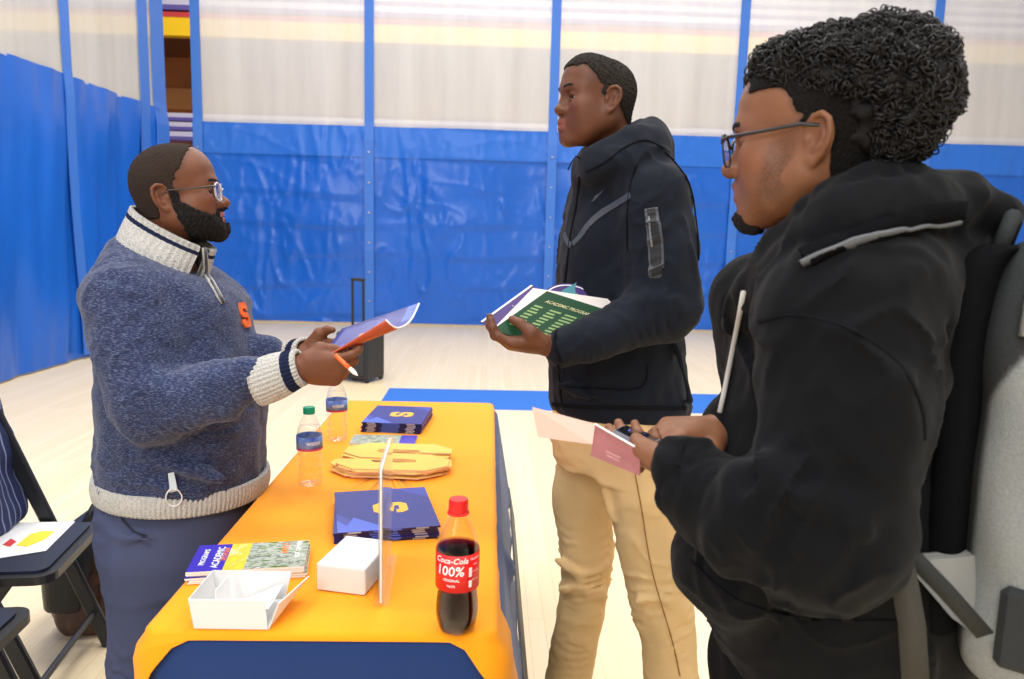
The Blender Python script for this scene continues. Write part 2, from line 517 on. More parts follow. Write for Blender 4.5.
YB = 11.0                     # the divider curtain across the gym
XL = -4.15                    # the divider curtain along the left
BL = srgb(26, 98, 200)
vinyl = mat('blue_vinyl', BL, rough=0.28, spec=0.55, bump=0.3, bscale=5.0, var=0.12, vscale=1.2)
strapm = mat('blue_webbing', srgb(60, 116, 205), rough=0.5, bump=0.1, bscale=300)
def mesh_mat():
    m = bpy.data.materials.new('white_netting'); m.use_nodes = True
    N = m.node_tree.nodes; L = m.node_tree.links
    b = N['Principled BSDF']; out = N['Material Output']
    b.inputs['Base Color'].default_value = (0.97, 0.96, 0.94, 1); b.inputs['Roughness'].default_value = 0.8
    tr = N.new('ShaderNodeBsdfTransparent'); mx = N.new('ShaderNodeMixShader')
    tl = N.new('ShaderNodeBsdfTranslucent'); tl.inputs[0].default_value = (0.93, 0.92, 0.9, 1)
    m1 = N.new('ShaderNodeMixShader'); m1.inputs[0].default_value = 0.5
    L.new(b.outputs[0], m1.inputs[1]); L.new(tl.outputs[0], m1.inputs[2])
    tc = N.new('ShaderNodeTexCoord'); sp = N.new('ShaderNodeSeparateXYZ'); L.new(tc.outputs['UV'], sp.inputs[0])
    fac = None
    for o in (0, 1):
        w = N.new('ShaderNodeMath'); w.operation = 'MULTIPLY'; w.inputs[1].default_value = 55.0; L.new(sp.outputs[o], w.inputs[0])
        fr = N.new('ShaderNodeMath'); fr.operation = 'FRACT'; L.new(w.outputs[0], fr.inputs[0])
        g = N.new('ShaderNodeMath'); g.operation = 'LESS_THAN'; g.inputs[1].default_value = 0.30; L.new(fr.outputs[0], g.inputs[0])
        if fac is None: fac = g.outputs[0]
        else:
            q = N.new('ShaderNodeMath'); q.operation = 'MAXIMUM'; L.new(fac, q.inputs[0]); L.new(g.outputs[0], q.inputs[1]); fac = q.outputs[0]
    n = N.new('ShaderNodeTexNoise'); n.inputs['Scale'].default_value = 1.0; n.inputs['Detail'].default_value = 3
    mp = N.new('ShaderNodeMapping'); mp.inputs['Scale'].default_value = (3.2, 0.25, 1); L.new(tc.outputs['UV'], mp.inputs[0]); L.new(mp.outputs[0], n.inputs['Vector'])
    mr = N.new('ShaderNodeMapRange'); mr.inputs[1].default_value = 0.3; mr.inputs[2].default_value = 0.7; mr.inputs[3].default_value = 0.60; mr.inputs[4].default_value = 0.76
    L.new(n.outputs['Fac'], mr.inputs[0])
    q = N.new('ShaderNodeMath'); q.operation = 'MULTIPLY_ADD'; L.new(fac, q.inputs[0]); q.inputs[1].default_value = 0.2; L.new(mr.outputs[0], q.inputs[2])
    L.new(q.outputs[0], mx.inputs[0]); L.new(tr.outputs[0], mx.inputs[1]); L.new(m1.outputs[0], mx.inputs[2])
    L.new(mx.outputs[0], out.inputs[0])
    return m
netm = mesh_mat()
def sheet(name, fn, nu, nv, material, parent, uvs=None, solid=0.0):
    V = []; F = []; UV = []
    for i in range(nu + 1):
        for j in range(nv + 1):
            p, uv = fn(i / nu, j / nv); V.append(p); UV.append(uv)
    for i in range(nu):
        for j in range(nv):
            a = i * (nv + 1) + j; F.append((a, a + nv + 1, a + nv + 2, a + 1))
    o = mesh_obj(name, V, F, material, parent, True)
    ul = o.data.uv_layers.new(name='UVMap')
    vi = np.empty(len(o.data.loops), np.int32); o.data.loops.foreach_get('vertex_index', vi)
    ul.data.foreach_set('uv', np.array(UV, np.float32)[vi].ravel())
    if solid:
        md = o.modifiers.new('thickness', 'SOLIDIFY'); md.thickness = solid; md.offset = 0
    return o
ZV = 2.80; ZT = 6.2
def fold_back(s, z):
    q = np.array([[s, 0, z]])
    f = noise3(q * np.array([1, 1, 0.35]), 1.9, 21)[0] * 0.030
    # hanging swags between the straps: diagonal creases
    ph = math.sin((s * 1.15 + z * 1.3) * 2.6 + 1.5 * noise3(q, 1.7, 24)[0]); ph2 = math.sin((s * 0.9 - z * 1.9) * 3.1 + 1.8 * noise3(q, 1.5, 25)[0])
    f += 0.006 * (1 - abs(ph)) ** 4 + creases(q, .62, .030, 51, (1, 1, .30))[0] + creases(q, .30, .010, 71, (1, 1, .4))[0]
    hb_ = (z + .05 * noise3(q, 2.5, 26)[0]) / .46; hb_ -= math.floor(hb_)
    f += .024 * min(hb_ * 5, 1 - hb_) * (.5 + .5 * max(-1, min(1, 1.4 * noise3(q, 1.6, 27)[0])))
    return f
def fold_left(s, z):
    q = np.array([[s, 0, z * 0.12]])
    return noise3(q, 0.85, 31)[0] * 0.05 * (1.1 - 0.2 * z) + noise3(q * np.array([1, 1, 3]), 0.36, 32)[0] * 0.018
X0B, X1B = P(198, 120, YB).x - 0.07, 10.4
cb = empty('divider_curtain', (X0B, YB, 0), 'blue vinyl gym divider curtain with white netting top hung across the gym behind', 'curtain')
sheet('vinyl_panel', lambda u, v: ((X0B + u * (X1B - X0B), YB - fold_back(X0B + u * (X1B - X0B), v * ZV), 0.03 + v * (ZV - 0.03)), (u * 11.4, v * ZV)), 420, 120, vinyl, cb)
sheet('vinyl_header', lambda u, v: ((X0B + u * (X1B - X0B), YB - 0.012 - fold_back(X0B + u * (X1B - X0B), ZV - 0.42 + v * 0.42), ZV - 0.42 + v * 0.425), (u * 11.4, v * 0.4)), 420, 18, mat('header_vinyl', srgb(40, 108, 206), rough=0.35, bump=0.2, bscale=5.0), cb)
SX = [P(198, 100, YB).x] + [P(a, 60, YB).x for a in (369.5, 555, 742, 934)] + [P(1120, 60, YB).x, 10.3]
def strap_tube(parent, fn, w):
    V = []; F = []
    n = 24
    for i in range(n + 1):
        for p in fn(i / n): V.append(p)
    for i in range(n):
        for k in range(4): F.append((i * 4 + k, i * 4 + (k + 1) % 4, i * 4 + 4 + (k + 1) % 4, i * 4 + 4 + k))
    F += [(3, 2, 1, 0), tuple(n * 4 + k for k in range(4))]
    return mesh_obj('strap', V, F, strapm, parent, False)
for i, sx in enumerate(SX):
    hw = 0.065
    z0 = 0.05 if i else 0.03
    def f(t, sx=sx, z0=z0, hw=hw):
        z = z0 + t * (ZT - z0); y = YB - 0.03 - (fold_back(sx, z) + 0.012 if z < ZV else 0.0)
        return [(sx - hw, y - 0.006, z), (sx + hw, y - 0.006, z), (sx + hw, y + 0.006, z), (sx - hw, y + 0.006, z)]
    strap_tube(cb, f, hw)
    if i < len(SX) - 1:
        a, b_ = sx + hw * .3, SX[i + 1] - hw * .3
        sheet('netting_panel', lambda u, v, a=a, b_=b_: ((a + u * (b_ - a), YB + 0.02 - 0.03 * noise3(np.array([[a + u * (b_ - a), 0, v * 0.4]]), 0.8, 41)[0], ZV - 0.02 + v * (ZT - ZV)), (u * (b_ - a), v * (ZT - ZV))), 30, 6, netm, cb)
    for z in np.arange(0.35, 2.7, 0.42):
        gm = MB(); gm.lathe([(0.012, -0.004), (0.012, 0.004)], 12, (sx, YB - 0.06 - fold_back(sx, z), z), M=Matrix.Rotation(math.pi / 2, 4, 'X'))
        gm.build('grommet', mat('brass', srgb(190, 180, 160), rough=0.35, metal=0.8), cb)
Y0L, Y1L = -1.0, ray(163, 60).y * XL / ray(163, 60).x
cl = empty('divider_curtain', (XL, Y1L, 0), 'blue vinyl gym divider curtain with netting top down the left side, in vertical folds', 'curtain')
sheet('vinyl_panel', lambda u, v: ((XL + fold_left(Y0L + u * (Y1L - Y0L), v * ZV), Y0L + u * (Y1L - Y0L), 0.02 + v * (ZV - 0.02)), (u * 10, v * ZV)), 300, 30, vinyl, cl)
# strap pixels at the left curtain -> depth
def yl(px): 
    d = ray(px, 60); return d.y * XL / d.x
SL = [0.2, 3.2, yl(64), 0.5 * (yl(64) + yl(142)), yl(149), Y1L - 0.04]
HWL = (yl(163) - yl(151)) / 2
SL = [0.0, 2.6, yl(65.5), yl(143), (yl(163) + yl(151)) / 2]
for i, sy in enumerate(SL):
    hw = HWL if i == 4 else (0.12 if i == 3 else 0.075)
    def f(t, sy=sy, hw=hw):
        z = 0.05 + t * (ZT - 0.05); x = XL + 0.012 + (fold_left(sy, z) + 0.01 if z < ZV else 0.0)
        return [(x + 0.006, sy - hw, z), (x + 0.006, sy + hw, z), (x - 0.006, sy + hw, z), (x - 0.006, sy - hw, z)]
    strap_tube(cl, f, hw)
    if i < len(SL) - 1:
        a, b_ = sy + hw * .3, SL[i + 1] - (HWL if i == 3 else 0.075) * .3
        sheet('netting_panel', lambda u, v, a=a, b_=b_: ((XL - 0.015 + 0.02 * noise3(np.array([[0, a + u * (b_ - a), v * 0.4]]), 0.8, 42)[0], a + u * (b_ - a), ZV - 0.02 + v * (ZT - ZV)), (u * (b_ - a), v * (ZT - ZV))), 24, 6, netm, cl)
# beyond the curtains: brown wall, balcony with yellow front, purple bleachers
YW = 16.5
brick = mat('brown_wall_paint', srgb(150, 84, 36), rough=0.7, var=0.25, vscale=1.5)
w = MB(); w.box((0.5, YW+0.9, 3.6), (25.6, 0.2, 7.2)); tag(w.build('wall_back', brick), kind='structure')
w = MB(); w.box((-12.4, 4, 3.6), (0.2, 24.8, 7.2)); tag(w.build('wall_left', mat('cream_wall_paint', srgb(232, 230, 226), rough=0.8)), kind='structure')
def zat(py, y): return P(176, py, y).z
yb = 14.6
w = MB(); w.box((0.5, yb + 0.1, (zat(17, yb) + zat(35.5, yb)) / 2), (25.6, 0.2, zat(17, yb) - zat(35.5, yb)))
tag(w.build('trim_1', mat('yellow_paint', srgb(255, 205, 12), rough=0.5)), kind='structure')
w = MB(); w.box((0.5, yb + 0.1, (zat(12, yb) + zat(17, yb)) / 2 ), (25.6, 0.22, zat(12, yb) - zat(17, yb)))
tag(w.build('trim_2', mat('red_paint', srgb(205, 60, 62), rough=0.5)), kind='structure')
w = MB(); w.box((0.5, yb + 1.05, zat(36, yb) + 0.06), (25.6, 1.7, 0.1))
tag(w.build('balcony_slab', mat('dark_timber', srgb(96, 52, 24), rough=0.6)), kind='structure')
w = MB(); w.box((0.5, YW + 0.77, (zat(104, YW) + zat(82, YW)) / 2), (25.5, 0.06, zat(82, YW) - zat(104, YW)))
tag(w.build('trim_3', mat('tan_panel', srgb(176, 118, 66), rough=0.6)), kind='structure')
def bleacher(y, z0, rows, name, label):
    r = empty(name, (0.5, y, 0), label, 'bleachers')
    pur = mat('purple_seat', srgb(98, 88, 165), rough=0.5); wh = mat('white_riser', srgb(222, 216, 228), rough=0.6)
    for i in range(rows):
        a = MB(); a.box((0.5, y + 0.34 * i, z0 + 0.21 * i), (25, 0.30, 0.07), bev=0.01); a.build('bench', pur, r)
        a = MB(); a.box((0.5, y + 0.16 + 0.34 * i, z0 + 0.09 + 0.21 * i), (25, 0.03, 0.12)); a.build('riser', wh, r)
    for x in np.arange(-11, 12.1, 3.0):
        a = MB(); a.box((x, y + 0.2, z0 / 2 - 0.02), (0.08, 0.3, z0 - 0.04)); a.build('support_post', mat('dark_timber', (0.1, 0.06, 0.03)), r)
    return r
bleacher(14.2, zat(139, 14.2), 3, 'bleacher_rows', 'purple gym bleachers seen low through the gap between the two curtains')
r = empty('bleachers', (0.5, yb + 0.3, zat(10, yb)), 'purple and white bleacher rows on the balcony above the yellow front', 'bleachers')
for i in range(4):
    a = MB(); a.box((0.5, yb + 0.30 + 0.4 * i, zat(8, yb) + 0.05 + 0.30 * i), (25, 0.34, 0.09)); a.build('bench', MATS['purple_seat'], r)
    a = MB(); a.box((0.5, yb + 0.50 + 0.4 * i, zat(8, yb) + 0.19 + 0.30 * i), (25, 0.04, 0.20)); a.build('riser', MATS['white_riser'], r)
# rolling speaker case by the far curtain
b0 = PZ(329, 380); b1 = PZ(362, 383); b2 = PZ(383, 377)
tr = empty('speaker_trolley', ((b0.x + b2.x) / 2 + 0.045, b1.y + 0.16, 0), 'small black rolling speaker case with pull handle up by the curtain', 'speaker')
blk = mat('black_plastic', (0.022, 0.022, 0.024), rough=0.45, bump=0.1, bscale=200)
hgt = 0.42
TM = Matrix.Translation(tr.location) @ Matrix.Rotation(math.radians(-28), 4, 'Z')
a = MB(); a.box((0, 0, 0.03 + hgt / 2), (0.36, 0.28, hgt), bev=0.02); a.xf(TM); a.build('case', blk, tr)
a = MB(); a.box((0, -0.143, 0.03 + hgt / 2), (0.30, 0.01, hgt - 0.08), bev=0.004); a.xf(TM); a.build('grille', mat('grille', (0.035, 0.035, 0.037), rough=0.6, bump=0.5, bscale=400), tr)
a = MB(); a.box((0.1, -0.05, hgt + 0.034), (0.09, 0.1, 0.012), bev=0.003); a.xf(TM); a.build('top_label', mat('paper_white', (0.86, 0.86, 0.86), rough=0.6), tr)
a = MB()
for sx in (-0.165, -0.04): a.tube([(sx, 0.1, hgt - .01), (sx, 0.1, hgt + 0.50)], 0.012, 8)
a.tube([(-0.175, 0.1, hgt + 0.5), (-0.03, 0.1, hgt + 0.5)], 0.016, 8); a.xf(TM); a.build('pull_handle', blk, tr)
for sx in (-0.15, 0.15):
    a = MB(); a.lathe([(0.028, -0.012), (0.032, -0.006), (0.032, 0.006), (0.028, 0.012)], 16, (sx, 0.11, 0.032), M=Matrix.Rotation(math.pi / 2, 4, 'Y')); a.xf(TM); a.build('wheel', blk, tr)
for sx in (-0.15, 0.15):
    a = MB(); a.box((sx, -0.1, 0.017), (0.03, 0.03, 0.034)); a.xf(TM); a.build('foot', blk, tr)
# ------------------------------------------------------------------ the table with its two cloths
ZTOP = 0.742
pL1 = PZ(135, 640, ZTOP); pL2 = PZ(325, 419, ZTOP); pR = PZ(495.5, 560, ZTOP); pN = PZ(330, 633, ZTOP); pF = PZ(420, 401.5, ZTOP)
TX0 = (pL1.x + pL2.x) / 2; TX1 = pR.x; TY0 = pN.y; TY1 = pF.y
TXC, TYC = (TX0 + TX1) / 2, (TY0 + TY1) / 2; TWX, TWY = (TX1 - TX0) / 2, (TY1 - TY0) / 2
print('TABLE', TX0, TX1, TY0, TY1)
tb = empty('folding_table', (TXC, TYC, 0), 'long folding table under the orange and navy cloths', 'table')
a = MB(); a.box((TXC, TYC, 0.713), (TWX * 2 - 0.02, TWY * 2 - 0.02, 0.04), bev=0.012); a.build('tabletop', mat('table_grey', (0.5, 0.5, 0.48), rough=0.6), tb)
steel = mat('dark_steel', (0.04, 0.04, 0.045), rough=0.4, metal=0.7)
for sy in (-1, 1):
    for sx in (-1, 1):
        x = TXC + sx * (TWX - 0.09); y = TYC + sy * (TWY - 0.25)
        a = MB(); a.tube([(x, y, 0.0), (x, y, 0.35), (x, y, 0.695)], 0.014, 10); a.build('leg', steel, tb)
    a = MB(); a.tube([(TXC - TWX + 0.09, TYC + sy * (TWY - 0.25), 0.22), (TXC + TWX - 0.09, TYC + sy * (TWY - 0.25), 0.22)], 0.011, 8); a.build('crossbar', steel, tb)
def perim(n, inset=0.0, rad=0.03):
    """rounded rectangle, counter-clockwise: list of (x, y, nx, ny, s) with s = side tag"""
    out = []
    wx, wy = TWX - inset, TWY - inset
    cs = [(1, -1, -90), (1, 1, 0), (-1, 1, 90), (-1, -1, 180)]
    for sx, sy, a0 in cs:
        for k in range(9):
            an = math.radians(a0 + 90 * k / 8)
            out.append((TXC + sx * (wx - rad) + rad * math.cos(an), TYC + sy * (wy - rad) + rad * math.sin(an), math.cos(an), math.sin(an)))
    # densify the straight runs
    res = []
    m = len(out)
    for i in range(m):
        p, q = out[i], out[(i + 1) % m]; res.append(p)
        L = math.hypot(q[0] - p[0], q[1] - p[1])
        if L > 0.06:
            k = int(L / 0.025)
            for j in range(1, k):
                t = j / k; res.append((p[0] + (q[0] - p[0]) * t, p[1] + (q[1] - p[1]) * t, p[2], p[3]))
    return res
def cloth(name, material, inset, ztop, rows, drop, off, parent=None, gather=None, topz=None):
    """cloth lying on the table: grid-free fan top plus a hanging skirt"""
    pr = perim(0, inset); n = len(pr)
    V = []; F = []
    for ring in (0.0, 0.35, 0.7, 0.93):
        for (x, y, nx, ny) in pr:
            X = TXC + (x - TXC) * ring if ring else TXC + (x - TXC) * 0.02
            Y = TYC + (y - TYC) * ring if ring else TYC + (y - TYC) * 0.02
            V.append((X, Y, ztop + 0.0012 * noise3(np.array([[X, Y, 0]]), 0.12, 55)[0] * (1 if ring < 0.93 else 0.3)))
    rr = 0.012
    levels = [(0.0, 0.0), (rr * 0.5, rr * 0.13), (rr * 0.87, rr * 0.5), (rr, rr)]
    for (dx, dz) in levels:
        for (x, y, nx, ny) in pr: V.append((x - nx * rr + nx * dx, y - ny * rr + ny * dx, ztop - dz))
    for j in range(1, rows + 1):
        for (x, y, nx, ny) in pr:
            D = max(drop(x, y, nx, ny), 0.0125); t = j / rows; z = rr + (D - rr) * t
            o = off(x, y, nx, ny, z)
            if D < 0.02: o = 0
            V.append((x + nx * o, y + ny * o, ztop - z))
    R = 4 + 4 + rows
    for r_ in range(R - 1):
        for k in range(n):
            k2 = (k + 1) % n; F.append((r_ * n + k, r_ * n + k2, (r_ + 1) * n + k2, (r_ + 1) * n + k))
    F.append(tuple(range(n)))
    F = [tuple(reversed(f)) for f in F]
    o = mesh_obj(name, V, F, material, parent, True)
    md = o.modifiers.new('thickness', 'SOLIDIFY'); md.thickness = 0.0022; md.offset = 0.0
    return o
def sidew(v, c, w): return float(sstep(c - w, c + w, np.array([v]))[0])
navy = mat('navy_cloth', srgb(22, 52, 108), rough=0.75, spec=0.25, bump=0.15, bscale=700, sheen=0.2)
orange = mat('orange_cloth', srgb(252, 158, 12), rough=0.7, spec=0.25, bump=0.12, bscale=500, sheen=0.1)
def navy_drop(x, y, nx, ny):
    right = sidew(nx, 0.6, 0.3)
    return 0.735 * (1 - right) + 0.33 * right
BY, BZ = PZ(500, 566, 0.655).y, 0.657
def navy_off(x, y, nx, ny, z):
    q = np.array([[x + y * 0.8, nx * 0.4, 0]])
    w = 0.018 * noise3(q, 0.16, 61)[0] * min(1, z / 0.4)
    o = w + 0.05 * z
    if nx > 0.6:
        o = 0.012 + 0.16 * z + w * 0.2
        g = math.exp(-((y - BY) / 0.035) ** 2 - ((ZTOP - z - BZ) / 0.026) ** 2)
        o += 0.024 * g
    return max(o, 0.001)
tc_ = cloth('tablecloth', navy, 0.0, ZTOP - 0.006, 16, navy_drop, navy_off)
tag(tc_, 'navy blue tablecloth hanging down the near end of the table', 'tablecloth')
# black band along the lower edge of the right-hand side
hb = MB(); V = []; F = []
ys = np.linspace(TY0 + 0.03, TY1 - 0.03, 60)
for i, y in enumerate(ys):
    xo = TX1 + 0.012 + 0.16 * 0.33 + 0.002
    for (dx, z) in ((0.0, 0.41), (0.006, 0.41), (0.028, 0.29), (0.020, 0.29)): V.append((xo + dx, y, z))
for i in range(59):
    for k in range(4): F.append((i * 4 + k, i * 4 + (k + 1) % 4, i * 4 + 4 + (k + 1) % 4, i * 4 + 4 + k))
F += [(3, 2, 1, 0), (236, 237, 238, 239)]
hb.add(V, F)
o = hb.build('hem_band', mat('black_band', (0.02, 0.022, 0.03), rough=0.5, var=1.0, vscale=90, vcol=(0.045, 0.05, 0.07)), tc_)
o['label'] = 'black band along the side edge'
def org_drop(x, y, nx, ny):
    side = max(sidew(abs(nx), 0.55, 0.45), 0)
    near = 1 if ny < 0 else 0
    if near:
        ax = abs(x - TXC) / TWX
        return 0.012 + 0.11 * max(0.0, (ax - 0.66) / 0.34) ** 3 + 0.05 * side
    return 0.012 + 0.16 * side
def org_off(x, y, nx, ny, z):
    o = 0.0015 + 0.02 * z
    if nx > 0: o += 0.015 * z / 0.15 * (1 if y < TY0 + 0.3 else 0.2)
    if y < TY0 + 0.12: o += 0.016 * min(1, z / 0.05) * min(1, abs(x - TXC) / TWX) ** 4
    return o + 0.003 * noise3(np.array([[x, y, z]]), 0.1, 66)[0] * z / 0.1
oc = cloth('table_cover', orange, -0.003, ZTOP, 8, org_drop, org_off)
tag(oc, 'orange cloth laid over the navy tablecloth, everything stands on it', 'tablecloth')
ZC = ZTOP + 0.0022

# ------------------------------------------------------------------ things on the table
clear = bpy.data.materials.new('clear_plastic'); clear.use_nodes = True
def thin_clear(m, tint=(1, 1, 1), gl=0.25, rough=0.05):
    N = m.node_tree.nodes; L = m.node_tree.links; N.remove(N['Principled BSDF'])
    t = N.new('ShaderNodeBsdfTransparent'); t.inputs[0].default_value = (*tint, 1)
    g = N.new('ShaderNodeBsdfGlossy'); g.inputs['Roughness'].default_value = rough; g.inputs[0].default_value = (1, 1, 1, 1)
    lw = N.new('ShaderNodeLayerWeight'); lw.inputs[0].default_value = 0.35
    mr = N.new('ShaderNodeMapRange'); mr.inputs[3].default_value = gl * 0.05; mr.inputs[4].default_value = min(1, gl * 2.4)
    mx = N.new('ShaderNodeMixShader'); L.new(lw.outputs['Facing'], mr.inputs[0]); L.new(mr.outputs[0], mx.inputs[0])
    L.new(t.outputs[0], mx.inputs[1]); L.new(g.outputs[0], mx.inputs[2]); L.new(mx.outputs[0], N['Material Output'].inputs[0])
    return m
thin_clear(clear, (0.985, 0.985, 0.985), 0.13)
water = thin_clear((lambda m: (setattr(m, 'use_nodes', True), m)[1])(bpy.data.materials.new('water')), (0.99, 0.985, 0.98), 0.06)
green_cap = mat('green_cap', srgb(20, 160, 118), rough=0.4)
white_p = mat('paper_white', (0.86, 0.86, 0.86), rough=0.6)
def wrap(V, r, z0, a0):
    """bend flat lettering (x = along, y = up) onto a cylinder of radius r; a0 = facing angle"""
    return [Vector((r * math.cos(a0 + v.x / r), r * math.sin(a0 + v.x / r), z0 + v.y)) for v in V]
def split_x(V, F, step=0.004): return V, F
def water_bottle(px, py, face, label, words):
    p = PZ(px, py, ZC)
    r = empty('water_bottle', p, label, 'bottle', 'water bottles on the orange cloth')
    R = 0.0325
    prof = [(0.012, 0.004), (0.02, 0.0), (0.027, 0.002), (0.0315, 0.012), (R, 0.03), (0.0295, 0.04), (0.0318, 0.05), (0.0295, 0.06), (0.030, 0.07), (0.0305, 0.076),
            (0.0322, 0.082), (0.0325, 0.10), (R, 0.132), (0.031, 0.142), (0.026, 0.160), (0.019, 0.176), (0.0135, 0.185), (0.0125, 0.19), (0.0125, 0.197)]
    prof = [tuple(q) for q in smoothpath(prof, 3)]
    ft = lambda a, z: 1 + (0.06 * math.cos(5 * a) if z < 0.012 else 0)
    a = MB(); a.lathe(prof, 40, p, True, False, mod=ft); a.build('bottle_wall', clear, r, True)
    pw = [(q[0] * 0.965, q[1] + 0.0015) for q in prof if q[1] < 0.158]
    a = MB(); a.lathe(pw, 40, p, mod=ft); a.build('water', water, r, True)
    a = MB(); a.lathe([(0.0145, 0.188), (0.0148, 0.19), (0.0148, 0.203), (0.0135, 0.2055), (0.004, 0.206)], 36, p, mod=lambda an, z: 1 + 0.015 * math.cos(18 * an)); smooth_angle(a.build('cap', green_cap, r), 50)
    lm = mat('water_label', srgb(40, 70, 168), rough=0.4, var=1.0, vscale=26, vcol=srgb(150, 178, 228))
    a = MB(); a.lathe([(R + 0.0006, 0.096), (R + 0.0008, 0.132)], 48, p, False, False); lb = a.build('label', lm, r, True)
    md = lb.modifiers.new('thickness', 'SOLIDIFY'); md.thickness = 0.0003
    V, F = text_vf(words, 0.017, True)
    a = MB(); a.add([v + p for v in wrap(V, R + 0.0016, 0.117, face)], F); t = a.build('lettering', white_p, lb)
    a = MB(); V = []; F = []
    for i in range(25):
        an = face - 1.4 + 2.8 * i / 24
        for z in (0.0965, 0.102): V.append(p + Vector(((R + 0.0013) * math.cos(an), (R + 0.0013) * math.sin(an), z)))
    F = [(2 * i, 2 * i + 2, 2 * i + 3, 2 * i + 1) for i in range(24)]
    a.add(V, F); a.build('stripe', mat('label_red', srgb(205, 70, 110), rough=0.4), lb)
    return r
water_bottle(310, 484, -1.0, 'nearer water bottle with green cap, left of the orange letter cutouts', 'AQUAFINA'[:0] + 'water')
water_bottle(337, 440, -1.2, 'farther water bottle with green cap, beside the far folder stack', 'water')

def cola():
    p = PZ(456.5, 628, ZC)
    r = empty('cola_bottle', p, 'half full cola bottle with red cap and red label at the near right corner', 'bottle')
    prof = [(0.010, 0.006), (0.018, 0.001), (0.026, 0.0), (0.032, 0.010), (0.0358, 0.026), (0.0365, 0.042), (0.0345, 0.062), (0.0322, 0.080), (0.0335, 0.092), (0.0352, 0.100), (0.0358, 0.112),
            (0.0360, 0.140), (0.0352, 0.150), (0.031, 0.168), (0.0235, 0.186), (0.0165, 0.199), (0.0138, 0.206), (0.0135, 0.212), (0.0135, 0.220)]
    prof = [tuple(q) for q in smoothpath(prof, 3)]
    def ft(a, z):
        k = 1 + (0.10 * (abs(math.cos(2.5 * a)) - 0.6) * (1 - z / 0.022) if z < 0.022 else 0)
        if 0.03 < z < 0.09: k += 0.012 * math.cos(7 * a)
        return k
    a = MB(); a.lathe(prof, 70, p, True, False, mod=ft); a.build('bottle_wall', clear, r, True)
    pw = [(q[0] * 0.965, q[1] + 0.0015) for q in prof if q[1] < 0.150]
    cm = bpy.data.materials.new('cola'); cm.use_nodes = True; thin_clear(cm, (.9, .9, .9), .01, .1)
    va = cm.node_tree.nodes.new('ShaderNodeVolumeAbsorption'); va.inputs[0].default_value = (.40, .09, .03, 1); va.inputs[1].default_value = 95
    cm.node_tree.links.new(va.outputs[0], cm.node_tree.nodes['Material Output'].inputs['Volume'])
    a = MB(); a.lathe(pw, 70, p, mod=ft); a.build('cola', cm, r, True)
    redm = mat('cola_red', srgb(226, 28, 26), rough=0.4)
    a = MB(); a.lathe([(0.0155, 0.206), (0.0158, 0.208), (0.0158, 0.224), (0.0148, 0.2275), (0.004, 0.228)], 40, p, mod=lambda an, z: 1 + 0.02 * math.cos(20 * an)); smooth_angle(a.build('cap', redm, r), 50)
    a = MB(); a.lathe([(0.0180, 0.2025), (0.0185, 0.204), (0.0180, 0.2055)], 36, p); a.build('neck_ring', redm, r, True)
    LR = 0.0366
    a = MB(); a.lathe([(LR, 0.080), (LR, 0.143)], 64, p, False, False); lb = a.build('label', redm, r, True)
    md = lb.modifiers.new('thickness', 'SOLIDIFY'); md.thickness = 0.0003
    f0 = -math.pi / 2 + 0.12
    for (s, size, x, z, sh, bold) in (('Coca-Cola', 0.0135, -0.015, 0.1345, 0.3, True), ('100%', 0.023, -0.017, 0.1165, 0.1, True), ('ORIGINAL', 0.0062, -0.014, 0.1015, 0.1, True), ('TASTE', 0.0052, -0.014, 0.0915, 0, True),
                                      ('Nutrition', 0.0055, 0.030, 0.136, 0, True), ('Facts', 0.0045, 0.030, 0.126, 0, False), ('16.9 FL OZ', 0.004, 0.029, 0.114, 0, False), ('500 mL', 0.004, 0.029, 0.100, 0, False)):
        V, F = text_vf(s, size, bold, sh)
        V = [Vector((v.x + x, v.y, 0)) for v in V]
        a = MB(); a.add([v + p for v in wrap(V, LR + 0.0009, z, f0)], F); a.build('lettering', white_p, lb)
    for (x0, x1, z0, z1) in ((0.0165, 0.0225, 0.106, 0.122), (0.0165, 0.0225, 0.088, 0.100)):
        a = MB(); V = []; F = []
        for i in range(9):
            an = f0 + (x0 + (x1 - x0) * i / 8) / (LR + .001)
            for z in (z0, z1): V.append(p + Vector(((LR + 0.0008) * math.cos(an), (LR + 0.0008) * math.sin(an), z)))
        a.add(V, [(2 * i, 2 * i + 2, 2 * i + 3, 2 * i + 1) for i in range(8)]); a.build('panel', white_p, lb)
    return r
cola()

# block letter S, as an octagonal outline with two slots; unit box -0.5..0.5
S_POLY = [(-.5, .32), (-.32, .5), (.32, .5), (.5, .32), (.5, .15), (.2, .15), (.2, .22), (.16, .25), (-.16, .25), (-.2, .22), (-.2, .15), (-.16, .12), (.33, .07), (.5, -.09),
          (.5, -.32), (.32, -.5), (-.32, -.5), (-.5, -.32), (-.5, -.15), (-.2, -.15), (-.2, -.22), (-.16, -.25), (.16, -.25), (.2, -.22), (.2, -.15), (.16, -.12), (-.33, -.07), (-.5, .09)]
folder_blue = mat('folder_navy', srgb(36, 42, 128), rough=0.38, spec=0.5)
folder_light = mat('folder_light_blue', srgb(76, 100, 200), rough=0.38)
folder_mid = mat('folder_mid_blue', srgb(52, 62, 158), rough=0.38)
gold = mat('emblem_gold', srgb(236, 176, 44), rough=0.45)
spine_w = mat('spine_grey', srgb(170, 172, 190), rough=0.6)
def basis(o, ex, ey):
    ex = ex.normalized(); ez = Vector((0, 0, 1)); ey = ez.cross(ex)
    return Matrix(((ex.x, ey.x, 0, o.x), (ex.y, ey.y, 0, o.y), (0, 0, 1, o.z), (0, 0, 0, 1)))
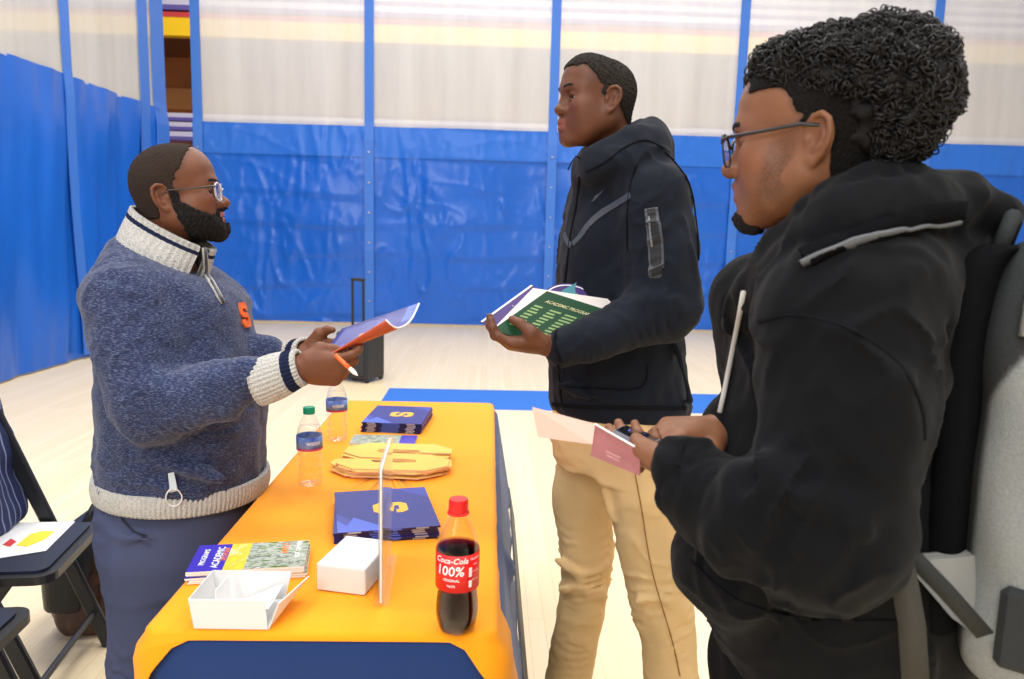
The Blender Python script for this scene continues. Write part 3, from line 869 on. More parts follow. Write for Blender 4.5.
def folder_stack(ll, lr, ul, ur, n, th, labels, group, jit, emb_rot, top_rot=0.0):
    z = ZC + n * th
    a, b, c, d = (PZ(*q, z) for q in (ll, lr, ur, ul))
    cen = (a + b + c + d) / 4; wx = ((b - a).length + (c - d).length) / 2; wy = ((d - a).length + (c - b).length) / 2
    ang = math.atan2((b - a + c - d).y, (b - a + c - d).x)
    print('FOLDER', wx, wy, math.degrees(ang))
    rnd = random.Random(len(labels[0]))
    for i in range(n):
        top = i == n - 1
        r = empty('presentation_folder', (cen.x + rnd.uniform(-jit, jit), cen.y + rnd.uniform(-jit, jit) * .6, ZC + th * i), labels[i] if isinstance(labels, list) else labels, 'folder', group,
                  ang + (rnd.uniform(-.02, .02) if not top else top_rot))
        def put(mb, name, m, keep=True): return mb.build(name, m, r, keep=True)
        q = MB(); q.box((0, 0, th * .5), (wx, wy, th * .86)); put(q, 'cover', folder_blue)
        q = MB(); q.box((0, -wy / 2 - .0004, th * .5), (wx * .998, .0008, th * .8)); put(q, 'spine', mat('spine_dark', srgb(24, 26, 84), rough=.4))
        for x, w in ((-.34, .028), (.32, .028)):
            q = MB(); q.box((wx * x, -wy / 2 - .001, th * .5), (w, .0006, th * .7)); put(q, 'spine_mark', spine_w)
        q = MB(); q.box((wx * -.02, -wy / 2 - .001, th * .5), (.06, .0006, th * .7)); put(q, 'spine_panel', folder_light)
        if top:
            q = MB(); q.prism([(-wx / 2, -wy / 2), (-wx / 2, -wy * .06), (-wx * .30, -wy * .30), (-wx * .22, -wy * .36), (-wx * .05, -wy / 2)], th * .935, th * .95); put(q, 'stripe', folder_mid)
            q = MB(); q.prism([(-wx / 2, -wy / 2), (-wx / 2, -wy * .22), (-wx * .32, -wy / 2)], th * .95, th * .97); put(q, 'stripe', folder_light)
            q = MB(); q.prism([(-wx * .46, -wy * .5), (-wx * .33, -wy * .18), (wx * .02, -wy * .5)], th * .95, th * .965); put(q, 'stripe', folder_light)
            q = MB(); q.prism([(wx / 2, wy / 2), (wx / 2, wy * .22), (wx * .12, wy / 2)], th * .935, th * .95); put(q, 'stripe', folder_mid)
            sz = .078
            q = MB(); Mr = Matrix.Translation((wx * .06, 0, 0)) @ Matrix.Rotation(emb_rot, 4, 'Z') @ Matrix.Diagonal((sz * .82, sz, 1, 1)); q.prism(S_POLY, th * .94, th * 1.02, Mr); put(q, 'letter_emblem', gold)
folder_stack((325, 532), (438, 526), (344, 491), (426, 487), 6, .0046, ['navy folder in the middle of the near stack behind the white box'] * 5 + ['navy folder with gold letter, topmost of the near stack behind the white box'], 'folders in the near stack', .004, math.pi / 2, math.radians(2.5))
folder_stack((364, 422), (424, 424), (375.6, 405), (430, 407), 6, .0056, ['navy folder inside the far stack at the table end'] * 5 + ['navy folder with gold letter, topmost of the far stack at the table end'], 'folders in the far stack', .003, math.pi / 2)
def leaf_mat(name, cols, sc, st):
    m = bpy.data.materials.new(name); m.use_nodes = True
    N = m.node_tree.nodes; L = m.node_tree.links; b = N['Principled BSDF']
    tc = N.new('ShaderNodeTexCoord'); mp = N.new('ShaderNodeMapping'); mp.inputs['Scale'].default_value = st
    n = N.new('ShaderNodeTexNoise'); n.inputs['Scale'].default_value = sc; n.inputs['Detail'].default_value = 5; n.inputs['Roughness'].default_value = .7
    r = N.new('ShaderNodeValToRGB'); r.color_ramp.interpolation = 'LINEAR'
    e = r.color_ramp.elements
    while len(e) < len(cols): e.new(.5)
    for i, c in enumerate(cols): e[i].position = .32 + .36 * i / (len(cols) - 1); e[i].color = (*c, 1)
    L.new(tc.outputs['Object'], mp.inputs[0]); L.new(mp.outputs[0], n.inputs['Vector']); L.new(n.outputs['Fac'], r.inputs[0]); L.new(r.outputs[0], b.inputs['Base Color'])
    b.inputs['Roughness'].default_value = .3
    return m
photo_print = leaf_mat('printed_park_photo', [srgb(24, 40, 20), srgb(90, 120, 40), srgb(190, 195, 190), srgb(70, 85, 50), srgb(225, 225, 220)], 22, (1, 3, 1))
purple_p = mat('purple_print', srgb(66, 54, 178), rough=.35); yellow_p = leaf_mat('yellow_print', [srgb(232, 214, 60), srgb(200, 190, 70), srgb(250, 245, 190)], 25, (1, 1, 1))
orange_p = mat('orange_print', srgb(240, 130, 40), rough=.4)
def leaflets(ll, lr, ul, ur, n, th, label_top, label, group, jit, simple=False):
    z = ZC + n * th
    a, b, c, d = (PZ(*q, z) for q in (ll, lr, ur, ul))
    cen = (a + b + c + d) / 4; wx = ((b - a).length + (c - d).length) / 2; wy = ((d - a).length + (c - b).length) / 2
    ang = math.atan2((b - a + c - d).y, (b - a + c - d).x); rnd = random.Random(5)
    print('LEAF', wx, wy)
    for i in range(n):
        top = i == n - 1
        r = empty('leaflet', (cen.x + rnd.uniform(-jit, jit), cen.y + rnd.uniform(-jit, jit) * .6, ZC + th * i), label_top if top else label, 'leaflet', group, ang + (rnd.uniform(-.03, .03) if not top else 0))
        q = MB(); q.box((0, 0, th * .5), (wx, wy, th * .85)); q.build('paper', white_p, r, keep=True)
        zt = th * .93
        def pl(name, x0, x1, y0, y1, m, dz=0.0):
            q = MB(); q.box(((x0 + x1) / 2 * wx, (y0 + y1) / 2 * wy, zt + dz), ((x1 - x0) * wx, (y1 - y0) * wy, .0003)); q.build(name, m, r, keep=True)
        if simple:
            pl('photo', -.5, .25, -.5, .5, photo_print); pl('title_block', .25, .5, -.5, .5, purple_p); continue
        pl('title_block', -.5, -.20, -.5, .5, purple_p); pl('yellow_field', -.20, -.02, -.5, .5, yellow_p); pl('photo', -.02, .5, -.5, .5, photo_print)
        if top:
            for s, size, x, y, m in (('ACADEMIC', .019, -.28, .0, white_p), ('PROGRAMS', .014, -.40, .02, white_p), ('Syracuse', .017, -.235, .10, orange_p), ('APPLY', .018, .30, .22, orange_p), ('VISIT CAMPUS', .013, .42, .16, white_p)):
                V, F = text_vf(s, size, True); q = MB(); Mr = Matrix.Translation((x * wx, y * wy, zt + .0005)) @ Matrix.Rotation(math.pi / 2, 4, 'Z'); q.add([Mr @ v for v in V], F); q.build('lettering', m, r, keep=True)
leaflets((191, 567), (300, 570), (197, 549), (311, 536), 6, .0042, 'photo covered leaflet with purple title block, topmost of its stack behind the open tray', 'leaflet lower down in the stack behind the open tray', 'leaflets stacked behind the tray', .004)
leaflets((347, 444), (414, 444), (355, 434), (416, 436), 2, .002, 'upper picture leaflet lying in front of the far folder stack', 'lower picture leaflet lying in front of the far folder stack', 'leaflets by the far folders', .004, True)
# stack of block letter S cutouts
def cutouts():
    fo = mat('foam_gold', srgb(238, 190, 88), rough=.6, var=.08, vscale=40); ed = mat('foam_edge', srgb(236, 196, 150), rough=.7)
    n = 7; th = .0038; z = ZC + .024
    a = PZ(338, 459, z); b = PZ(452, 459, z); c = PZ(398, 471, z); d = PZ(398, 444, z)
    cen = Vector(((a.x + b.x) / 2, (c.y + d.y) / 2, 0)); wx = (b.x - a.x) * .97; wy = (d.y - c.y) * .97
    print('CUT', wx, wy)
    rnd = random.Random(12)
    for i in range(n):
        top = i == n - 1
        tilt = .02 * (i / n); 
        r = empty('letter_cutout', (cen.x + (rnd.uniform(-.014, .004) if not top else 0), cen.y + (rnd.uniform(-.006, .01) if not top else 0), ZC + th * i + .0006),
                  'gold foam letter S cutout, topmost of the stack mid table' if top else 'foam letter S cutout inside the stack mid table', 'letter cutout', 'letter cutouts in the stack', rnd.uniform(-.22, .12) if not top else -.03)
        q = MB(); q.prism(S_POLY, 0, th * .9, Matrix.Diagonal((wx, wy, 1, 1))); 
        q.M = [1 if k < 1 else (0 if k == 1 else 1) for k in range(len(q.F))]
        o = mesh_obj('letter_body', q.V, q.F, fo, r, False, [fo, ed], q.M, keep=True)
cutouts()
# upright clear sign holder
def sign_holder():
    nb_ = PZ(380.5, 607, ZC); fb = PZ(389.5, 561, ZC)
    d = (fb - nb_); d.z = 0; d.normalize(); w = .216; h = .252
    fb = nb_ + d * w; nrm = Vector((d.y, -d.x, 0))
    r = empty('sign_holder', (nb_ + fb) / 2, 'clear upright acrylic sign holder seen edge-on in the middle of the table', 'sign holder')
    ac = bpy.data.materials.new('acrylic'); ac.use_nodes = True; thin_clear(ac, (.97, .98, .98), .3, .03)
    ac2 = bpy.data.materials.new('acrylic_base'); ac2.use_nodes = True; thin_clear(ac2, (.985, .985, .985), .05, .1)
    M = Matrix(((d.x, nrm.x, 0, nb_.x), (d.y, nrm.y, 0, nb_.y), (0, 0, 1, ZC), (0, 0, 0, 1)))
    ps = [(0, 0), (w, 0), (w, h - .01), (w - .01, h), (.01, h), (0, h - .01)]
    for sgn, nm in ((-1, 'front_sheet'), (1, 'back_sheet')):
        q = MB(); q.prism(ps, .0022, .0042) if sgn > 0 else q.prism(ps, -.0042, -.0022)
        q.V = [M @ Vector((v.x, v.z, v.y + .003)) for v in q.V]; q.build(nm, ac, r)
    q = MB(); q.prism([(.004, .002), (w - .004, .002), (w - .004, h - .006), (.004, h - .006)], -.0015, .0015); q.V = [M @ Vector((v.x, v.z, v.y + .003)) for v in q.V]
    pg = q.build('paper_insert', mat('insert_paper', srgb(246, 240, 236), rough=.6), r)
    for i, s in enumerate(('SYRACUSE', 'UNIVERSITY', 'Scan to learn', 'more about us', 'admissions', 'ask us here')):
        V, F = text_vf(s, .024 if i < 2 else .018, True)
        q = MB(); q.add([M @ Vector((w / 2 + v.x, .0019, h * .78 - i * .036 + v.y)) for v in V], F); q.build('lettering', mat('ink_navy', srgb(40, 44, 110), rough=.6), pg)
    q = MB(); q.box((.0, 0, .0015), (.0, .0, .0)) if False else None
    q = MB(); q.box((w / 2, 0, .0015), (w, .03, .003), bev=.001); q.xf(M); q.build('base_plate', ac2, r)
sign_holder()
# closed white box and the open white tray
card = mat('white_card', (.74, .73, .72), rough=.55)
def white_box():
    h = .05
    a = PZ(317, 590, ZC); b = PZ(364.6, 596, ZC); t = PZ(378, 541.5, ZC + h); tl = PZ(345, 538.5, ZC + h)
    ex = (b - a); ex.z = 0; w = ex.length; ex.normalize(); L = .132
    M = Matrix(((ex.x, -ex.y, 0, a.x), (ex.y, ex.x, 0, a.y), (0, 0, 1, ZC), (0, 0, 0, 1)))
    print('BOX', w, (tl - a).length)
    r = empty('card_box', (a + b) / 2, 'small closed white box standing left of the clear sign holder', 'box')
    q = MB(); q.box((w / 2, L / 2, h / 2), (w, L, h - .001), bev=.0015); q.xf(M); q.build('box_body', card, r)
    q = MB(); q.box((w / 2, L / 2 + .001, h + .0002), (w + .001, L + .001, .0016), bev=.0006); q.box((w + .0008, L * .5, h * .55), (.0012, L, h * .9)); q.xf(M); q.build('lid', card, r)
white_box()
def tray():
    h = .052
    a = PZ(195, 628, ZC); b = PZ(268, 629, ZC)
    ex = (b - a); ex.z = 0; w = ex.length; ex.normalize(); L = .10
    M = Matrix(((ex.x, -ex.y, 0, a.x), (ex.y, ex.x, 0, a.y), (0, 0, 1, ZC), (0, 0, 0, 1)))
    print('TRAY', w)
    r = empty('paper_tray', (a + b) / 2, 'open white cardboard tray at the near left corner of the table', 'tray')
    f = .012; t = .0018
    def wall(name, pts, m=card):
        pts = [Vector(p) for p in pts]; n = (pts[1] - pts[0]).cross(pts[3] - pts[0]).normalized() * t
        q = MB(); V = pts + [p + n for p in pts]
        q.add(V, [(3, 2, 1, 0), (4, 5, 6, 7), (0, 1, 5, 4), (1, 2, 6, 5), (2, 3, 7, 6), (3, 0, 4, 7)]); q.xf(M); return q.build(name, m, r)
    q = MB(); q.box((w / 2, L / 2, t / 2), (w, L, t)); q.xf(M); q.build('tray_floor', card, r)
    wall('front_wall', [(0, 0, 0), (w, 0, 0), (w - .004, -.002, h), (-f * .6, -.002, h)])
    wall('back_wall', [(w, L, 0), (0, L, 0), (-f * .6, L + .004, h), (w + f, L + .004, h)])
    wall('side_wall', [(0, L, 0), (0, 0, 0), (-f * .6, -.002, h), (-f * .6, L + .004, h)])
    wall('side_flap', [(w, 0, 0), (w, L, 0), (w + .042, L + .004, h * .86), (w + .018, -.002, h * .9)])
    wall('tuck_flap', [(w * .24, .004, .002), (w * .24, .085, .002), (w * .22, .085, h * .98), (w * .20, .03, h * 1.02)])
    q = MB(); q.box((w * .70, L * .48, h * .34), (w * .66, L * .86, .002), M=Matrix.Rotation(-.42, 4, 'Y')); q.xf(M); q.build('inner_sheet', white_p, r)
    return r
tray()
# ------------------------------------------------------------------ people: shared builders
def head(S, M, sc=1.0, jaw=1.0, nose=1.0, lip=1.0, chin=0.0, chub=0.0, ears=(-1, 1), mouth=0.0, neck=None, prot=0.0, occ=0.0, crown=0.0, fore=0.0, mz=0.0, nl=0.0, ex=0.0):
    """head in its own frame: +x the face, +y its left, z up, origin between the ear canals"""
    S.frame(M, sc)
    S.ell((.002 + occ / 2, 0, .045 - crown / 2), (.090 - occ / 2, .0745, .079 - crown / 2), k=0.0)
    S.ell((-.030 + occ, 0, .02), (.057, .068, .07), k=.03)
    S.ell((.042, 0, .048), (.052, .061, .060), k=.03)
    S.ell((.040, 0, -.020), (.050, .057 + chub * .5, .072), k=.03)
    j = .052 * jaw
    S.tube([(.004, j, -.045), (.040, j * .80, -.075), (.074, .014, -.094 + chin), (.074, -.014, -.094 + chin), (.040, -j * .80, -.075), (.004, -j, -.045)], [.020, .021, .017, .017, .021, .020], k=.03)
    S.tube([(.0, j * .98, -.0), (.004, j, -.045)], [.018, .02], k=.03); S.tube([(.0, -j * .98, -.0), (.004, -j, -.045)], [.018, .02], k=.03)
    S.ell((.035, 0, -.072), (.045, .036, .030), k=.03)
    S.ell((.082, 0, -.095 + chin), (.0155, .020, .0165), k=.016)
    S.ell((.072 + prot * .8, 0, -.052), (.0285, .033, .036), k=.02)
    for s in (-1, 1):
        S.ell((.062, s * .046, -.017), (.024 + chub, .020 + chub, .020 + chub), k=.022)
        if chub: S.ell((.045, s * .045, -.05), (.03, .02 + chub, .03), k=.03)
    if fore: S.ell((.040, 0, .054), (.040 + fore, .056, .040), k=.025)
    # brow ridge and temples
    S.tube([(.066, .047, .021), (.085, .030, .027), (.0905, .010, .025), (.0905, -.010, .025), (.085, -.030, .027), (.066, -.047, .021)], [.010, .0115, .011, .011, .0115, .010], k=.018)
    # eye hollows
    for s in (-1, 1):
        S.ell((.093, s * .0310, .0035), (.0135, .0175, .0115), k=.012, op='s')
    # nose
    S.tube([(.0885, 0, .016), (.0985, 0, -.004), (.110 - nl, 0, -.0245)], [.0075, .0085, .0110], k=.012)
    S.ell((.1125 - nl, 0, -.0275), (.0115, .0125 * nose, .0105), k=.008)
    for s in (-1, 1):
        S.ell((.1000 - nl * .7, s * .0145 * nose, -.0300), (.0120, .0088 * nose, .0088), k=.007)
        S.ell((.1055 - nl, s * .0072 * nose, -.0395), (.0052, .0040, .0042), k=.003, op='s')
    # lids around the eye
    for s in (-1, 1):
        S.ell((.0772, s * .0315, .0040), (.0128, .0150, .0120), k=.004)
        S.ell((.0810, s * .0318, .0024), (.0155, .0135, .0058), k=.0022, op='s')
        S.tube([(.0800, s * .0170, .0045), (.0880, s * .0240, .0085), (.0895, s * .0310, .0095), (.0865, s * .0390, .0080), (.0780, s * .0460, .0030)], [.0026, .0034, .0036, .0034, .0026], k=.004)
        S.tube([(.0820, s * .0180, .0010), (.0885, s * .0260, -.0042), (.0885, s * .0330, -.0050), (.0840, s * .0400, -.0035)], [.0024, .0028, .0028, .0024], k=.004)
    # lips
    S.tube([(.0800 + prot, .0245, -.0580 + mz), (.0935 + prot, .0130, -.0525 + mz), (.0985 + prot, .004, -.0500 + mz), (.0985 + prot, -.004, -.0500 + mz), (.0935 + prot, -.0130, -.0525 + mz), (.0800 + prot, -.0245, -.0580 + mz)], [.0030, .0058 * lip, .0064 * lip, .0064 * lip, .0058 * lip, .0030], k=.005)
    S.tube([(.0800 + prot, .0235, -.0590 + mz), (.0920 + prot, .0120, -.0655 + mz), (.0955 + prot, 0, -.0670 + mz), (.0920 + prot, -.0120, -.0655 + mz), (.0800 + prot, -.0235, -.0590 + mz)], [.0030, .0062 * lip, .0074 * lip, .0062 * lip, .0030], k=.005)
    S.tube([(.0830, .0265, -.0575 + mz), (.0970 + prot * .8, .0120, -.0585 + mz), (.1015 + prot * .9, 0, -.0585 + mz), (.0970 + prot * .8, -.0120, -.0585 + mz), (.0830, -.0265, -.0575 + mz)], [.0012, .0013 + mouth, .0014 + mouth, .0013 + mouth, .0012], k=.002, op='s')
    S.tube([(.104, 0, -.042 + mz), (.1045, 0, -.046 + mz)], [.0030, .0030], k=.004, op='s')
    # ears
    for s in ears:
        R = Matrix.Translation((-.016 + ex, s * .0745, -.003)) @ Matrix.Rotation(-s * .38, 4, 'Z') @ Matrix.Rotation(-.18, 4, 'Y')
        def E(p): return tuple(R @ Vector((p[0], p[1] * s, p[2])))
        S.ell(E((-.004, .004, .002)), (.0190, .0065, .0300), k=.006, rot=R)
        S.tube([E(q) for q in ((.012, .006, .004), (.013, .008, .016), (.006, .011, .027), (-.006, .013, .031), (-.017, .014, .025), (-.0215, .014, .010), (-.019, .013, -.006), (-.012, .010, -.019), (-.003, .008, -.028))], [.0036, .0042, .0046, .0046, .0046, .0044, .0042, .0042, .0050], k=.003)
        S.ell(E((.0005, .007, -.0275)), (.0085, .0055, .0085), k=.005, rot=R)
        S.ell(E((-.001, .0125, .001)), (.0085, .0060, .0125), k=.005, op='s', rot=R)
        S.ell(E((-.006, .0140, .019)), (.0085, .0040, .0065), k=.004, op='s', rot=R)
        S.tube([E((-.012, .011, .010)), E((-.010, .011, -.006)), E((-.003, .010, -.014))], [.0030, .0032, .0034], k=.003)
        S.ell(E((.0095, .0085, -.003)), (.0040, .0048, .0062), k=.003, rot=R)
    if neck:
        S.tube(neck[0], neck[1], k=.03)
    S.frame()
def hand(S, wrist, fwd, pn, side, sc=1.0, curl=(.4, .4, .4, .4), thumb=None, spread=.05, k=.006, mcp=None):
    """hand at wrist: fwd = along the palm, pn = out of the palm, side = +1 when the thumb lies along pn x fwd"""
    u = Vector(fwd).normalized(); n = Vector(pn); n = (n - u * n.dot(u)).normalized(); t = n.cross(u) * side
    w = Vector(wrist)
    def X(a, b, c): return w + (u * a + t * b + n * c) * sc
    rot = Matrix((u, t, n)).transposed().to_4x4()
    S.frame()
    S.ell(X(.050, .002, 0), (.058 * sc, .041 * sc, .0165 * sc), k=.012, rot=rot)
    S.tube([X(-.03, 0, 0), X(.012, .0, 0), X(.04, 0, 0)], [.0255 * sc, .025 * sc, .021 * sc], k=.015, flat=(tuple(n), .78))
    base = ((.090, .0285), (.095, .0095), (.091, -.0095), (.082, -.0275))
    lens = (.072, .080, .074, .058); rad = (.0092, .0096, .0091, .0080)
    for i in range(4):
        S.tube([X(.030, base[i][1] * .62, .001), X(base[i][0] - .006, base[i][1], -.003)], [.013 * sc, .0115 * sc], k=.012)
    for i in range(4):
        a = X(base[i][0] - .006, base[i][1], -.003)
        c = curl[i]; c = c if hasattr(c, '__len__') else (c, c * 1.2, c * .8)
        sp = spread * (1.5 - i); ang = 0.0; pts = [a]
        for f, da in zip((.45, .31, .24), c):
            ang += da
            d = (u * math.cos(ang) + t * math.sin(sp) * math.cos(ang) + n * math.sin(ang)).normalized()
            a = a + d * lens[i] * f * sc; pts.append(a)
        r = rad[i] * sc
        S.tube(pts, [r * 1.12, r * 1.0, r * .93, r * .80], k=.0045, inner=.004)
        for q in pts[1:3]: S.ell(q, (r * 1.07,) * 3, k=.003)
    th = thumb or ((.022, .026, .006), (.050, .046, .014), (.078, .052, .020), (.100, .050, .022))
    tp = [X(*q) for q in th]
    S.tube(tp, [.0165 * sc, .0135 * sc, .0108 * sc, .0086 * sc], k=.010, inner=.006)
    S.tube([X(.03, .018, .006), tp[1]], [.014 * sc, .012 * sc], k=.014)
    return X
def skin_cols(V, base, lips=None, M=None, sc=1.0, palms=(), var=0.06, lipc=None, ruddy=0.05, nails=(), mz=0.0):
    C = np.tile(np.array(base), (len(V), 1))
    C *= (1 + var * noise3(V, .045, 71))[:, None]
    if M is not None:
        R = np.array(M.to_3x3()); T = np.array(M.to_translation()); q = ((V - T) @ R) / sc
        # lips
        if lipc is not None:
            w = sstep(.078, .090, q[:, 0]) * np.exp(-((q[:, 2] + .0585 - mz) / .0125) ** 4) * sstep(.027, .020, np.abs(q[:, 1]))
            C = C * (1 - w[:, None]) + np.array(lipc) * w[:, None]
        w = ruddy * np.exp(-(((q[:, 0] - .075) / .04) ** 2 + ((np.abs(q[:, 1]) - .045) / .025) ** 2 + ((q[:, 2] + .02) / .025) ** 2))
        C = C * (1 + np.outer(w, [2.0, .6, .4]))
    for (c, r, col) in palms:
        d = np.linalg.norm(V - np.array(tuple(c)), axis=1); w = sstep(r, r * .5, d)
        C = C * (1 - w[:, None]) + np.array(col) * w[:, None]
    return C
def eyes(parent, M, sc, iris=(.02, .010, .006), look=(1, 0, 0)):
    for s in (-1, 1):
        a = MB(); V = []; F = []
        c = Vector((.0765, s * .0315, .0025)); r = .0122
        a.lathe([(r * math.sin(t), -r * math.cos(t)) for t in np.linspace(.02, math.pi - .02, 22)], 24)
        d = Vector(look).normalized()
        q = d.to_track_quat('Z', 'Y').to_matrix().to_4x4()
        a.M = [1 if (f[0] // 24) >= 17 else 0 for f in a.F]
        a.M = [2 if (len(f) == 4 and f[0] // 24 >= 19) else m for f, m in zip(a.F, a.M)]
        a.M[-1] = 2
        a.V = [M @ ((c + q @ v) * sc) for v in a.V]
        mats = [mat('eye_white', (.62, .57, .52), rough=.15), mat('iris_brown', iris, rough=.1), mat('pupil', (.004, .004, .004), rough=.05)]
        a.build('eye', None, parent, True, mats)
def grown(headfn, thick, M, sc, h, name, material, parent, bound, smooth=0):
    """a layer grown out of the head surface: thick(q) metres in head space, below zero = none"""
    S = SDF(); headfn(S)
    S.frame(M, sc)
    S.func(lambda q, d: d - thick(q))
    S.frame()
    lo, hi = bound
    cs = [M @ (Vector((a, b, c)) * sc) for a in (lo[0], hi[0]) for b in (lo[1], hi[1]) for c in (lo[2], hi[2])]
    mn = np.min([tuple(c) for c in cs], 0); mx = np.max([tuple(c) for c in cs], 0)
    V, F = S.polygonize(h, .03, (mn, mx), smooth)
    # keep only what stands clear of the skin
    B = SDF(); headfn(B)
    d = np.concatenate([B.ev(V[i:i + 40000]) for i in range(0, len(V), 40000)])
    keep = (d[F] > .0001).any(1)
    F = F[keep]
    used = np.unique(F); mp = np.full(len(V), -1); mp[used] = np.arange(len(used))
    return np_obj(name, V[used], mp[F], material, parent)
def head_frame(px, py, y_ear, side, yaw, pitch=0.0, roll=0.0, sc=1.0):
    """frame with the near ear canal at that pixel; side = which ear is near (+1 its left); yaw = facing about Z"""
    R = Matrix.Rotation(yaw, 4, 'Z') @ Matrix.Rotation(pitch, 4, 'Y') @ Matrix.Rotation(roll, 4, 'X')
    p = P(px, py, y_ear)
    return Matrix.Translation(p - R @ Vector((-.016 * sc, side * .079 * sc, 0))) @ R
def onto(S, px, py, y0, y1, off=.002):
    d = ray(px, py); d = d / d.y
    ys = np.linspace(y0, y1, 700); Q = np.array([tuple(CAMP + d * y) for y in ys]); v = S.ev(Q)
    m = v < off
    return Vector(Q[np.argmax(m)]) if m.any() else None
def normal_at(S, p, e=.004):
    g = [S.ev(np.array([tuple(p + Vector(v) * e)]))[0] - S.ev(np.array([tuple(p - Vector(v) * e)]))[0] for v in ((1, 0, 0), (0, 1, 0), (0, 0, 1))]
    return Vector(g).normalized()
def ribbon(name, S, px, width, material, parent, y0, y1, thick=.0015, n=6):
    """flat trim sewn along a line on the cloth"""
    pts = [onto(S, a, b, y0, y1) for a, b in smoothpath(px, n)]
    pts = [p for p in pts if p is not None]
    V = []; F = []
    for i, p in enumerate(pts):
        t = (pts[min(i + 1, len(pts) - 1)] - pts[max(i - 1, 0)]).normalized(); nn = normal_at(S, p); w = t.cross(nn).normalized() * (width[i * (len(width) - 1) // max(1, len(pts) - 1)] if hasattr(width, '__len__') else width) / 2
        V += [p - w - nn * .003, p - w * .95 + nn * thick, p + w * .95 + nn * thick, p + w - nn * .003]
    for i in range(len(pts) - 1):
        for k in range(4): F.append((i * 4 + k, i * 4 + 4 + k, i * 4 + 4 + (k + 1) % 4, i * 4 + (k + 1) % 4))
    m = len(V) - 4; F += [(0, 1, 2, 3), (m + 3, m + 2, m + 1, m)]
    return mesh_obj(name, V, F, material, parent, False)
def sheet_from(name, rows, material, parent=None, thick=.0012, mats=None, fmat=None):
    """bent sheet from a grid of points with real thickness"""
    nr, nc = len(rows), len(rows[0]); V = [p for r in rows for p in r]; F = []; FM = []
    for i in range(nr - 1):
        for j in range(nc - 1):
            a = i * nc + j; F.append((a, a + 1, a + nc + 1, a + nc)); FM.append(fmat(i / (nr - 1), j / (nc - 1)) if fmat else 0)
    o = mesh_obj(name, V, F, material, parent, True, mats, FM if fmat else None)
    md = o.modifiers.new('thickness', 'SOLIDIFY'); md.thickness = thick; md.offset = 0
    return o
def bil(a, b, c, d, u, v):
    return a * ((1 - u) * (1 - v)) + b * (u * (1 - v)) + c * (u * v) + d * ((1 - u) * v)
skin_l = mat('skin_dark_brown', (1, 1, 1), rough=.48, spec=.38, attr=True, bump=.06, bscale=420, sss=.06)
hair_m = mat('short_black_hair', (.016, .013, .012), rough=.75, spec=.25, bump=.9, bscale=420)
